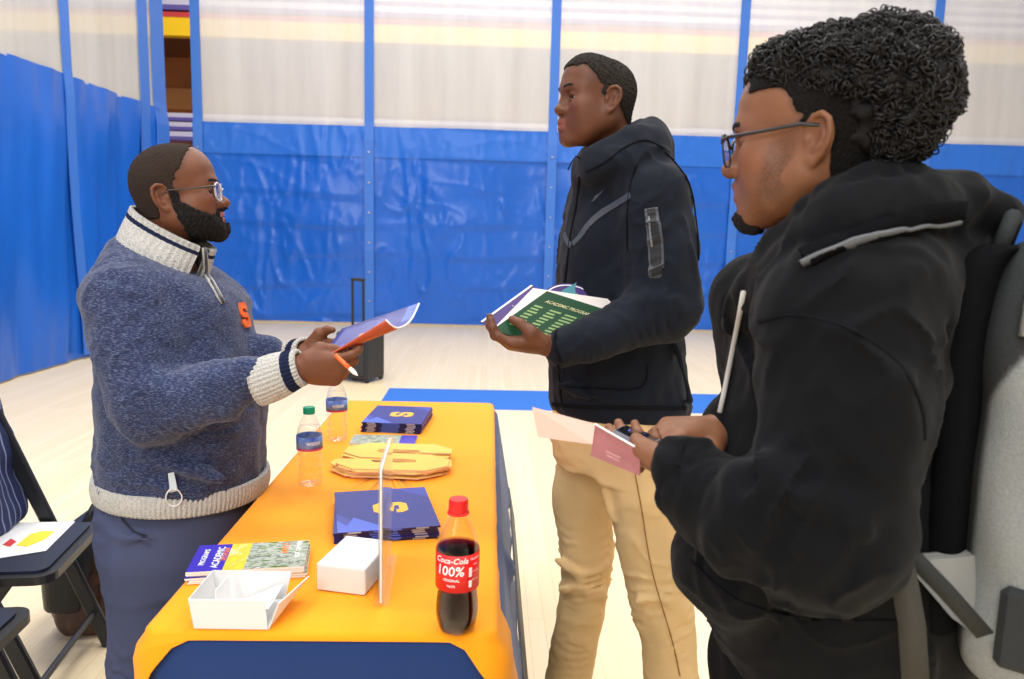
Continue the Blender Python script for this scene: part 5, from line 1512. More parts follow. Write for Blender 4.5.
    H.func(lambda Q, d: d - .0030 * noise3(Q * np.array([1, 1, .7]), .13, 96) - .0010 * noise3(Q, .05, 97) - creases(Q, .17, .006, 131))
    H.tube([M @ Vector((-.03, 0, -.04)), M @ Vector((-.060, 0, -.135))], [.056, .058], k=.01, op='s')
    V, F = H.polygonize(.0050, .01, smooth=2)
    hd = np_obj('hoodie', V, F, fleece, root)
    tape = mat('grey_bonded_tape', srgb(66, 70, 78), rough=.5)
    rb = lambda nm, px, w, m, t=.0012: ribbon(nm, H, px, w, m, hd, 1.4, 2.3, t)
    rb('chest_tape', [(573, 244), (580, 236), (588, 225), (600, 214), (616, 204), (630, 195)], .016, tape)
    rb('chest_tape', [(571, 246), (567, 241), (564, 234)], .014, tape)
    rb('zip', [(579, 178), (576, 205), (570, 235), (566, 270), (563, 292)], .006, seam_m)
    rb('zip', [(558, 366), (560, 390), (562, 406)], .006, seam_m)
    # swoosh mark on the chest
    pts = [(591, 203), (592.5, 202.2), (595, 200.5), (598, 197.5), (602.5, 190.5), (599, 193.2), (596, 194.8), (593.6, 196.6), (592.8, 198.6), (592.6, 200.5)]
    pts = [(591.0, 202.0), (594.5, 200.2), (599, 195.5), (603.5, 189.5), (598.5, 193.6), (595.0, 195.6), (594.2, 196.8), (594.0, 197.9), (592.2, 199.8)]
    q3 = [onto(H, a, b, 1.4, 2.3, .0012) for a, b in pts]
    if all(q3):
        nn = normal_at(H, q3[0]); nV = len(q3)
        q = MB(); q.add(q3 + [v - nn * .004 for v in q3], [tuple(range(nV)), tuple(reversed(range(nV, 2 * nV)))] + [(i, (i + 1) % nV, nV + (i + 1) % nV, nV + i) for i in range(nV)]); q.build('chest_emblem', tape, hd)
    rb('sleeve_pocket_tape', [(651, 208), (653, 225), (655.5, 248), (656.5, 278)], [.030, .036, .036, .030], tape, .0006)
    rb('sleeve_pocket', [(651, 209), (653, 225), (655.5, 248), (656.5, 277)], [.018, .026, .026, .022], mat('pocket_black', (.012, .012, .014), rough=.6), .0018)
    rb('pocket_zip', [(649, 216), (650.5, 232), (652, 247)], .0045, mat('zip_grey2', srgb(120, 124, 130), rough=.4, metal=.5), .0032)
    rb('seam', [(665, 152), (676, 163), (690, 185), (697, 220), (699, 260)], .0035, seam_m)
    rb('seam', [(636, 165), (630, 185), (627, 215), (627, 250)], .003, seam_m)
    rb('seam', [(564, 386), (590, 388), (640, 388), (648, 365)], .003, seam_m)
    rb('hem_band', [(552, 404), (580, 407), (620, 408), (660, 408), (686, 408)], .010, seam_m)
    rb('cuff_edge', [(556, 331), (555, 346), (561, 362)], .006, seam_m)
    rb('seam', [(586, 172), (605, 162), (625, 147), (645, 140), (664, 148)], .003, seam_m)
    q = MB(); q.tube([P(582, 160, 1.80), P(576, 156, 1.78), P(571, 163, 1.775), P(568, 170, 1.775)], .0016, 6); q.build('drawstring', seam_m, hd, True)
    # --- trousers
    T_ = SDF()
    ts = []
    for py, a, b, ry in ((395, 553, 688, .150), (415, 552, 688, .155), (440, 549, 686, .155), (462, 552, 682, .145)):
        xa, xb = P(a, py, YT).x, P(b, py, YT).x; ts.append((P(620, py, YT).z, (xa + xb) / 2, YT, (xb - xa) / 2 * .96, ry))
    T_.loft(ts, k=0.0, n=2.3)
    # near leg behind, far leg stepping forward
    n1 = [P(634, 450, 1.84), P(646, 510, 1.83), P(656, 575, 1.83), P(669, 650, 1.83), P(676, 745, 1.83)]; n1[-1].z = .07
    f1 = [P(592, 450, 2.00), P(582, 505, 2.03), P(587, 572, 2.04), P(573, 650, 2.05), P(564, 745, 2.05)]; f1[-1].z = .07
    T_.tube([Vector(v) for v in smoothpath(n1, 4)], list(np.interp(np.linspace(0, 1, 17), [0, .25, .5, .75, 1], [.098, .090, .082, .072, .070])), k=.05, wr=((.42, .11, .007, .06, 23), (.70, .14, .006, .06, 25)))
    T_.tube([Vector(v) for v in smoothpath(f1, 4)], list(np.interp(np.linspace(0, 1, 17), [0, .25, .5, .75, 1], [.092, .082, .070, .064, .066])), k=.05, wr=((.34, .10, .012, .06, 24), (.70, .14, .006, .06, 26)))
    for pts, r, k in (([P(556, 560, 1.99), P(580, 574, 1.97), P(606, 566, 1.98)], .010, .022), ([P(560, 590, 1.99), P(580, 586, 1.97), P(604, 596, 1.98)], .009, .022), ([P(590, 430, 1.80), P(600, 470, 1.80), P(612, 520, 1.80)], .007, .02),
                      ([P(560, 440, 1.90), P(572, 450, 1.88), P(590, 452, 1.85)], .006, .02), ([P(640, 600, 1.76), P(660, 596, 1.75), P(684, 610, 1.77)], .008, .022)):
        T_.tube(pts, r, k=k)
    T_.func(lambda Q, d: d - .003 * noise3(Q * np.array([1, 1, .6]), .13, 98) - creases(Q, .20, .007, 141, (1, 1, 1.3)))
    V, F = T_.polygonize(.0060, .01, smooth=2)
    tr_ = np_obj('trousers', V, F, mat('khaki_chino', srgb(222, 188, 136), rough=.85, spec=.15, bump=.2, bscale=600, var=.10, vscale=7), root)
    sm = mat('khaki_seam', srgb(150, 112, 66), rough=.9)
    ribbon('seam', T_, [(618, 414), (628, 440), (640, 500), (652, 570), (672, 640), (680, 676)], .0028, sm, tr_, 1.4, 2.3, .002, 14)
    ribbon('seam', T_, [(666, 416), (662, 428), (648, 436)], .003, sm, tr_, 1.4, 2.3, .001)
    hood_shoes(root, [(n1[-1].x, n1[-1].y, 0), (f1[-1].x, f1[-1].y, 0)], mat('shoe_white', (.7, .7, .7), rough=.5), (-1, -.05, 0))
    return H
HM = person_middle()
# booklets against his forearm
def booklet(name, label, cat, c0, c1, c2, c3, th, material, extra=None):
    """c0 lower left, c1 top left, c2 top right, c3 lower right (points)"""
    r = empty(name, (c0 + c2) / 2, label, cat, 'papers held by the tall man')
    nn = (c3 - c0).cross(c1 - c0).normalized()
    if nn.y > 0: nn = -nn
    q = MB(); V = [c0, c3, c2, c1]; V = V + [v - nn * th for v in V]
    q.add(V, [(0, 1, 2, 3), (7, 6, 5, 4), (0, 4, 5, 1), (1, 5, 6, 2), (2, 6, 7, 3), (3, 7, 4, 0)]); q.build('cover', material, r)
    def at_(u, v, off=.0006): return bil(c0, c3, c2, c1, u, v) + nn * off
    if extra: extra(r, at_, nn)
    return r
def quadp(at_, u0, u1, v0, v1, nm, m, r, off=.0006):
    q = MB(); V = [at_(u0, v0, off), at_(u1, v0, off), at_(u1, v1, off), at_(u0, v1, off)]; q.add(V + [v + (at_(0, 0, -.0002) - at_(0, 0, 0)) for v in V], [(0, 1, 2, 3), (7, 6, 5, 4), (0, 4, 5, 1), (1, 5, 6, 2), (2, 6, 7, 3), (3, 7, 4, 0)]); q.build(nm, m, r)
def words_on(at_, u, v, su, sv, s, m, r, bold=False):
    V, F = text_vf(s, 1.0, bold); w = max(a.x for a in V) - min(a.x for a in V)
    q = MB(); q.add([at_(u + a.x / w * su, v + a.y * sv, .0012) for a in V], F); q.build('lettering', m, r)
gr = mat('booklet_green', srgb(30, 74, 48), rough=.4); cream = mat('ink_cream', srgb(214, 208, 160), rough=.6); lgreen = mat('ink_pale_green', srgb(150, 178, 120), rough=.6)
g0, g1, g2 = P(492, 330, 1.60), P(547, 291, 1.69), P(610, 311, 1.73); g3 = g0 + (g2 - g1) * 1.05
def gx(r, at_, nn):
    # lines run along the top edge direction
    words_on(at_, .50, .80, .72, .085, 'ACADEMIC PROGRAMS', cream, r, True)
    rnd = random.Random(4)
    for col in range(4):
        for k in range(8):
            u0 = .08 + col * .23; v = .66 - k * .065
            quadp(at_, u0, u0 + .10 + rnd.random() * .09, v - .016, v + .016, 'text_line', lgreen, r)
booklet('booklet', 'dark green booklet with pale lettering, frontmost of the papers the tall man holds', 'booklet', g0, g1, g2, g3, .003, gr, gx)
w0, w1, w2 = P(493, 329.5, 1.612), P(533, 288, 1.71), P(623, 301, 1.76); w3 = w0 + (w2 - w1) * 1.0 + Vector((0, 0, -.01))
booklet('paper_sheaf', 'white sheaf of pages between the green booklet and the purple folder', 'papers', w0 + Vector((0, .008, 0)), w1, w2, w3 + Vector((0, .01, 0)), .004, mat('page_white', srgb(236, 226, 220), rough=.6))
pu = mat('folder_purple', srgb(70, 48, 112), rough=.4)
p0, p1, p2 = P(480.5, 321.5, 1.635), P(531, 285, 1.725), P(560, 289, 1.73); p3 = P(494, 328, 1.63)
def px_(r, at_, nn):
    quadp(at_, .0, .06, .0, 1., 'edge', white_p, r)
    words_on(at_, .72, .34, .3, .10, 'UB', mat('ink_yellow', srgb(240, 214, 70), rough=.5), r, True)
    words_on(at_, .45, .5, .5, .03, 'now. here.', white_p, r)
p3b = p0 + (p2 - p1) * .9
booklet('presentation_folder', 'purple folder, rearmost of the papers the tall man holds', 'folder', p0, p1, p1 + (p3 - p0) * 2.2, p3 + (p3 - p0) * 1.2, .003, pu, px_)
def purple_disc():
    c = P(571, 304, 1.76); r = empty('round_fan', c, 'purple oval hand fan with a teal emblem poking up behind the papers', 'hand fan', 'papers held by the tall man')
    ux = (P(602, 300, 1.76) - P(541, 291, 1.76)).normalized(); ux.y += .05; ux.normalize()
    n = Vector((0, -.75, .66)); n = (n - ux * n.dot(ux)).normalized(); uy = n.cross(ux)
    def disc(name, rx, ry, z0, z1, m, c0=c, hole=None):
        V = []; F = []
        for z in (z0, z1):
            for k in range(48): a = 2 * math.pi * k / 48; V.append(c0 + ux * rx * math.cos(a) + uy * ry * math.sin(a) + n * z)
        if hole:
            for z in (z0, z1):
                for k in range(48): a = 2 * math.pi * k / 48; V.append(c0 + ux * rx * hole * math.cos(a) + uy * ry * hole * math.sin(a) + n * z)
            for k in range(48):
                k2 = (k + 1) % 48; F += [(48 + k, 48 + k2, 144 + k2, 144 + k), (k, k2, 48 + k2, 48 + k), (96 + k, 144 + k, 144 + k2, 96 + k2), (k, 96 + k, 96 + k2, k2)]
        else:
            F = [tuple(range(48, 96)), tuple(reversed(range(48)))] + [(k, (k + 1) % 48, 48 + (k + 1) % 48, 48 + k) for k in range(48)]
        q = MB(); q.add(V, F); q.build(name, m, r)
    disc('fan_disc', .070, .058, 0, .002, pu); disc('ring', .066, .054, .0021, .0025, white_p, hole=.95)
    tl = mat('teal_print', srgb(70, 140, 150), rough=.5)
    cc = c + uy * .030 + ux * -.006
    pts = [(-.028, -.010), (-.012, .008), (.006, .022), (.018, .034), (.014, .014), (.016, .004), (.030, -.008), (.004, -.006)]
    q = MB(); V = [cc + ux * a + uy * b + n * z for z in (.0026, .0034) for a, b in pts]; m = len(pts)
    q.add(V, [tuple(range(m, 2 * m)), tuple(reversed(range(m)))] + [(k, (k + 1) % m, m + (k + 1) % m, m + k) for k in range(m)]); q.build('emblem', tl, r)
purple_disc()
# ------------------------------------------------------------------ the man with curly hair and a backpack (right)
def person_right():
    YH = 1.0; SC_ = .95
    M = head_frame(818, 136.5, YH - .075, 1, math.radians(149), math.radians(3), 0, SC_)
    hx = M.to_translation()
    root = empty('person', (hx.x, 1.08, 0), 'man with curly black hair and glasses in black hoodie wearing a backpack', 'person')
    nk = ([(-.024, 0, -.045), (-.045, 0, -.11), (-.070, 0, -.19)], [.054, .057, .068])
    kw = dict(jaw=1.04, nose=1.08, lip=1.2, chub=.004, prot=.003, neck=nk)
    HF = lambda S: head(S, M, SC_, **kw); HN = lambda S: head(S, M, SC_, ears=(), **kw)
    YT = 1.08
    shN, elN, wrN = P(846, 318, .87), P(826, 528, .83), P(685, 467, .905)
    shF, elF, wrF = P(760, 300, 1.28), P(790, 520, 1.30), P(722, 430, 1.10)
    B = SDF(); HF(B)
    n0 = M @ Vector((-.08, 0, -.19))
    hipc = Vector((P(835, 640, YT).x, YT, P(835, 640, YT).z))
    B.tube([n0, Vector((n0.x, YT, 1.1)), hipc], [.08, .12, .12], k=.04)
    B.tube([shN, n0 + Vector((0, 0, -.06)), shF], [.05, .06, .05], k=.04)
    for sh, el, wr in ((shN, elN, wrN), (shF, elF, wrF)): B.tube([sh, el, wr], [.05, .042, .026], k=.02)
    LEG = []
    for s, dx in ((-1, .02), (1, -.02)):
        q = [hipc + Vector((dx - .01, s * .085, -.02)), hipc + Vector((dx - .02, s * .09, -.02)), hipc + Vector((dx, s * .09, 0))]
        q[1].z = .45; q[2].z = .09; LEG.append(q); B.tube(q, [.075, .05, .036], k=.03)
    hand(B, wrN + Vector((-.004, .006, -.002)), (-.34, .94, -.02), (.12, .08, .99), 1, .90, ((.12, .25, .2), (.15, .3, .2), (.2, .35, .2), (.25, .4, .3)),
         thumb=((.020, .026, .006), (.042, .038, .012), (.062, .036, .018), (.080, .028, .020)))
    hand(B, wrF + Vector((-.005, .0, .0)), (-.93, -.34, .02), (.0, .10, -1), -1, .98, ((.15, .35, .25), (.35, .6, .4), (.5, .8, .5), (.6, .8, .5)),
         thumb=((.020, .028, .004), (.046, .050, .012), (.068, .056, .022), (.090, .050, .028)))
    def hair_m_(q, soft):
        x, y, z = q[:, 0], q[:, 1], q[:, 2]; n = .003 * noise3(q, .02, 80)
        fr = np.where(z > .068, .078, .006 + .62 * np.clip(z - .028, 0, .1))
        front = sstep(fr + soft, fr - soft, x + n)
        low = np.where(x > -.030, sstep(.006, .020, z + n), sstep(-.085 - soft, -.065 + soft, z + n))
        return front * low
    def stub(q):
        x, y, z = q[:, 0], q[:, 1], q[:, 2]; ay = np.abs(y)
        n = .5 + .5 * noise3(q, .012, 88)
        burn = np.exp(-(((x - .034 - .25 * (-z - .03)) / .020) ** 4 + ((z + .040) / .045) ** 4)) * (ay > .03)
        jaw = np.exp(-(((x - .065) / .03) ** 2 + ((z + .098) / .016) ** 2)) * .5
        must = sstep(.07, .08, x) * np.exp(-((z + .043) / .005) ** 2) * sstep(.036, .02, ay) * .8
        return np.clip((burn * .95 + jaw + must) * .9, 0, 1)
    V, F = B.polygonize(.0024, .01)
    C = skin_cols(V, srgb(128, 84, 58), M=M, sc=SC_, lipc=srgb(140, 84, 72), ruddy=.10)
    q_ = ((V - np.array(tuple(M.to_translation()))) @ np.array(M.to_3x3())) / SC_
    near = (np.linalg.norm(q_, axis=1) < .2) & (np.abs(q_[:, 1]) < .0795)
    for wS, c in ((np.clip(hair_m_(q_, .010) * .9, 0, .92) * near, srgb(26, 22, 21)), (np.clip(stub(q_), 0, 1) * (.25 + .5 * np.random.RandomState(2).rand(len(V))) * near, srgb(44, 30, 24))):
        C = C * (1 - wS[:, None]) + np.array(c) * wS[:, None]
    np_obj('body', V, F, skin_l, root, C)
    eyes(root, M, SC_)
    fade = mat('faded_hair', srgb(27, 24, 23), rough=.85, spec=.2, bump=1.0, bscale=420)
    grown(HN, lambda q: -.006 + hair_m_(q, .005) * (.0088 + .0012 * noise3(q, .007, 81)), M, SC_, .0022, 'cropped_hair', fade, root, ((-.13, -.1, -.08), (.12, .1, .15)))
    def brow_t(q):
        x, y, z = q[:, 0], q[:, 1], q[:, 2]; ay = np.abs(y)
        c = .0265 + .0040 * np.sin(np.clip((ay - .012) / .036, 0, 1) * math.pi * .8)
        m = np.exp(-((z - c) / .0044) ** 4) * sstep(.010, .015, ay) * sstep(.054, .045, ay) * (x > .04)
        return -.004 + m * (.0058 + .0008 * noise3(q, .006, 85))
    for sgn in (-1, 1): grown(HF, lambda q: np.where(q[:, 1] * sgn > 0, brow_t(q), -.006), M, SC_, .0018, 'eyebrow', hair_m, root, ((.03, -.08, .0), (.13, .08, .06)))
    def goat(q):
        x, y, z = q[:, 0], q[:, 1], q[:, 2]; ay = np.abs(y)
        m = sstep(.060, .070, x) * sstep(-.130, -.118, z) * sstep(-.084, -.096, z + .004 * noise3(q, .012, 83)) * sstep(.032, .022, ay)
        return -.006 + m * (.0115 + .0018 * noise3(q, .007, 84))
    grown(HF, goat, M, SC_, .0020, 'goatee', hair_m, root, ((.03, -.06, -.15), (.13, .06, -.06)))
    # --- the curls
    HV = SDF(); HV.frame(M, SC_)
    HV.ell((-.042, 0, .084), (.102, .084, .066), k=0.0)
    HV.ell((-.096, 0, .060), (.076, .086, .086), k=.03)
    HV.ell((.030, 0, .098), (.054, .070, .044), k=.03)
    HV.ell((-.085, 0, .005), (.045, .068, .055), k=.03)
    HV.frame()
    R3 = np.array(M.to_3x3()); T3 = np.array(M.to_translation())
    core = SDF(); core.n = list(HV.n)
    core.func(lambda Q, d: d + .004 - .0055 * noise3(Q, .030, 89) - .003 * noise3(Q, .014, 90))
    V, F = core.polygonize(.0035, .02, smooth=1)
    q_ = (V - T3) @ R3
    curl_m = mat('curly_black_hair', (.010, .0085, .0085), rough=.42, spec=.4)
    hr = np_obj('curly_hair', V, F, mat('hair_under', (.010, .009, .009), rough=.7, spec=.2), root)
    V0, _ = HV.polygonize(.004, .02, smooth=1)
    ql = (V0 - T3) @ R3
    # where curls grow: not over the face or the shaved sides
    ok = (ql[:, 2] > .052 - .30 * np.clip(-ql[:, 0] - .02, 0, .2) ) & ~((ql[:, 0] > .05) & (ql[:, 2] < .064))
    ok |= (ql[:, 0] < -.075) & (ql[:, 2] > -.028)
    V0 = V0[ok]
    rs = np.random.RandomState(5)
    pick = rs.permutation(len(V0))[:4600]
    cV = []; cF = []; nb = 0
    cen = T3 + R3 @ np.array([-.05, 0, .06])
    for i in pick:
        p = V0[i]; out = p - cen; out /= np.linalg.norm(out)
        a = rs.normal(size=3); a -= out * (a @ out) * .7; a /= np.linalg.norm(a)
        u = np.cross(a, out); u /= np.linalg.norm(u); v = np.cross(a, u)
        rr = rs.uniform(.0034, .0072); turns = rs.uniform(1.1, 2.0); pitch = rs.uniform(.004, .008)
        p = p + out * (rs.uniform(-.010, .003) + .006 * math.sin(p[0] * 90) * math.sin(p[1] * 80 + 1) * math.sin(p[2] * 85))
        n = int(11 * turns) + 2; ph = rs.uniform(0, 6.28); tr_ = rs.uniform(.0007, .0014)
        t = np.linspace(0, 1, n); an = ph + t * turns * 6.283; rad = rr * (1 - .25 * t)
        path = p + np.outer(np.cos(an) * rad, u) + np.outer(np.sin(an) * rad, v) + np.outer((t - .5) * pitch * turns, a)
        dP = np.gradient(path, axis=0); dP /= np.linalg.norm(dP, axis=1)[:, None]
        n1 = np.cross(dP, a); n1 /= np.linalg.norm(n1, axis=1)[:, None] + 1e-9; n2 = np.cross(dP, n1)
        tap = tr_ * np.clip(np.minimum(t * 6, (1 - t) * 6), .25, 1)
        K = 5
        ring = np.stack([path + (n1 * math.cos(6.283 * k / K) + n2 * math.sin(6.283 * k / K)) * tap[:, None] for k in range(K)], 1).reshape(-1, 3)
        idx = np.arange(n * K).reshape(n, K) + nb
        f = np.stack([idx[:-1], np.roll(idx, -1, 1)[:-1], np.roll(idx, -1, 1)[1:], idx[1:]], -1).reshape(-1, 4)
        cV.append(ring); cF.append(f); nb += n * K
    cu = np_obj('curls', np.concatenate(cV), np.concatenate(cF), curl_m, hr); cu['kind'] = 'stuff'
    # --- hoodie
    bl = mat('black_fleece', srgb(15, 16, 19), rough=.88, spec=.12, sheen=.04, bump=.12, bscale=1000, var=.12, vscale=5)
    H = SDF(); sec = []
    for py, a, b, ry in ((196, 822, 925, .09), (215, 800, 950, .13), (245, 772, 968, .175), (290, 750, 978, .20), (340, 738, 980, .205), (400, 725, 978, .205), (460, 712, 974, .205), (520, 697, 970, .21), (560, 690, 966, .21), (595, 692, 962, .205), (625, 704, 956, .195), (645, 714, 950, .19)):
        xa, xb = P(a, py, YT).x, P(b, py, YT).x
        sec.append((P(835, py, YT).z, (xa + xb) / 2, YT, (xb - xa) / 2 * .95, ry))
    H.loft(sec, k=0.0, n=2.3)
    H.tube([P(868, 262, .98), P(858, 292, .90), shN + Vector((0, .01, 0)), shN.lerp(elN, .5) + Vector((.012, 0, 0)), elN], [.085, .094, .098, .096, .083], k=.05, wr=((.42, .11, .007, .06, 33),))
    H.tube([elN, P(746, 517, .85), P(712, 497, .88), P(692, 472, .903)], [.083, .067, .055, .038], k=.035, wr=((.06, .09, .009, .06, 34), (.19, .07, .006, .032, 35)))
    H.tube([wrN - (wrN - elN).normalized() * .03, wrN + (wrN - elN).normalized() * .008], [.036, .033], k=.006)
    H.tube([shF, elF], [.085, .07], k=.05); H.tube([elF, wrF + Vector((.02, .02, 0))], [.07, .042], k=.03)
    H.ell(P(724, 565, .98), (.06, .10, .075), k=.05)                        # pouch pushed forward
    # hood: thick folded roll round the neck, gathered behind
    hp = [(738, 318, 1.10, .018), (756, 292, 1.04, .024), (780, 256, .98, .026), (813, 224, .93, .028), (849, 199, .905, .029), (890, 182, .93, .026), (918, 183, 1.0, .024), (900, 186, 1.12, .026), (850, 196, 1.18, .028), (800, 220, 1.19, .026), (765, 262, 1.17, .024), (745, 300, 1.13, .018)]
    pp = smoothpath([tuple(P(a, b, y)) + (r,) for a, b, y, r in hp], 4)
    H.tube([Vector(v[:3]) for v in pp], [v[3] for v in pp], k=.006)
    hp = [(752, 318, 1.06, .020), (780, 275, .97, .028), (820, 238, .895, .032), (868, 215, .87, .034), (920, 206, .90, .034), (960, 212, .98, .034), (950, 208, 1.08, .036), (900, 210, 1.2, .04)]
    pp = smoothpath([tuple(P(a, b, y)) + (r,) for a, b, y, r in hp], 4)
    H.tube([Vector(v[:3]) for v in pp], [v[3] for v in pp], k=.008)
    H.ell(P(932, 200, 1.0), (.050, .09, .036), k=.012); H.ell(P(968, 214, 1.0), (.045, .08, .032), k=.012)
    for pts, r, k in (([P(850, 330, .80), P(880, 380, .78), P(890, 440, .78)], .010, .03), ([P(770, 465, .80), P(800, 500, .76), P(850, 510, .76)], .012, .03), ([P(752, 480, .82), P(775, 520, .78), P(815, 550, .76)], .011, .03),
                      ([P(735, 505, .80), P(750, 540, .79), P(790, 570, .78)], .010, .03), ([P(930, 330, .93), P(925, 400, .93), P(905, 470, .93)], .012, .03), ([P(955, 340, .98), P(945, 430, .97)], .010, .03),
                      ([P(830, 205, .885), P(880, 196, .885), P(930, 190, .92)], .010, .02)):
        H.tube(pts, r, k=k)
    H.func(lambda Q, d: d - .0035 * noise3(Q * np.array([1, 1, .7]), .13, 196) - .0010 * noise3(Q, .05, 197) - creases(Q, .17, .010, 151))
    H.tube([M @ Vector((-.02, 0, -.05)), M @ Vector((-.055, 0, -.135))], [.060, .064], k=.01, op='s')
    V, F = H.polygonize(.0045, .01, smooth=2)
    hd = np_obj('hoodie', V, F, bl, root)
    rb = lambda nm, px, w, m, t=.0012: ribbon(nm, H, px, w, m, hd, .6, 1.5, min(t, .0004))
    rb('seam', [(757, 322), (793, 314), (849, 327), (899, 362), (922, 405), (926, 440)], .004, seam_m)
    rb('seam', [(690, 560), (735, 600), (800, 618), (880, 622), (940, 618)], .004, seam_m)
    rb('cuff_seam', [(683, 444), (678, 462), (680, 480), (690, 500)], .004, seam_m)
    q = MB(); pts = [onto(H, a, b, .6, 1.5) for a, b in ((744, 292), (740, 315), (735, 340), (729, 370), (724, 395), (720, 412))]
    pts = [v for v in pts if v is not None]
    q.tube([v + Vector((-.002, -.004, 0)) for v in pts], .0038, 8); q.build('drawstring', mat('cord_white', srgb(205, 200, 192), rough=.8), hd, True)
    # hem rib and trousers
    T_ = SDF(); ts = []
    for py, a, b, ry in ((615, 716, 948, .178), (655, 716, 944, .178), (700, 712, 944, .18), (745, 716, 940, .175)):
        xa, xb = P(a, py, YT).x, P(b, py, YT).x; ts.append((P(835, py, YT).z, (xa + xb) / 2, YT, (xb - xa) / 2 * .95, ry))
    T_.loft(ts, k=0.0, n=2.3)
    for q in LEG:
        T_.tube([q[0] + Vector((0, 0, -.06)), q[1], q[2], q[2] - Vector((0, 0, .02))], [.11, .09, .08, .08], k=.05, wr=((.3, .12, .008, .06, 43),))
    T_.func(lambda Q, d: d - .004 * noise3(Q, .13, 198))
    V, F = T_.polygonize(.008, .01, smooth=2); np_obj('trousers', V, F, mat('black_twill', srgb(15, 15, 17), rough=.85, spec=.15, bump=.2, bscale=500), root)
    hood_shoes(root, [(q[2].x, q[2].y, 0) for q in LEG], mat('shoe_black', (.02, .02, .02), rough=.5), (-.85, .5, 0))
    # --- glasses
    gl = empty('glasses'); gl.parent = root
    bf = mat('black_metal_frame', (.012, .012, .016), rough=.35, spec=.6); lens = bpy.data.materials['spectacle_lens']
    for s in (-1, 1):
        pts = []
        for k in range(25):
            a = 2 * math.pi * k / 24; cs_, sn = math.cos(a), math.sin(a)
            y = s * .0335 + .0255 * (abs(cs_) ** .8) * (1 if cs_ > 0 else -1); z = -.004 + .0205 * (abs(sn) ** .8) * (1 if sn > 0 else -1)
            pts.append(M @ Vector((.1055 - .12 * max(0, abs(y) - .03) + .10 * (z + .004) * .6, y, z)))
        q = MB(); q.tube(pts, .0013, 8, cap=False); q.build('frame_rim', bf, gl, True)
        q = MB(); q.tube([v + M.to_3x3() @ Vector((.0006, 0, .0004)) for v in pts[1:12]], .0023, 8); q.build('brow_bar', bf, gl, True)
        c = sum(pts[:-1], Vector()) / 24
        q = MB(); q.add([c] + pts[:-1], [(0, 1 + i, 1 + (i + 1) % 24) for i in range(24)]); q.build('lens', lens, gl)
        q = MB(); q.tube([M @ Vector(v) for v in ((.1020, s * .058, .0080), (.094, s * .069, .0095), (.05, s * .0765, .012), (.004, s * .081, .016), (-.020, s * .079, .012), (-.032, s * .0765, -.004))], [.0028, .0026, .0024, .0024, .0022, .002], 8); q.build('temple', bf, gl, True)
    q = MB(); q.tube([M @ Vector(v) for v in ((.1060, .009, .004), (.1100, 0, .0065), (.1060, -.009, .004))], .0016, 8); q.build('bridge', bf, gl, True)
    return H, M
HR, MRH = person_right()

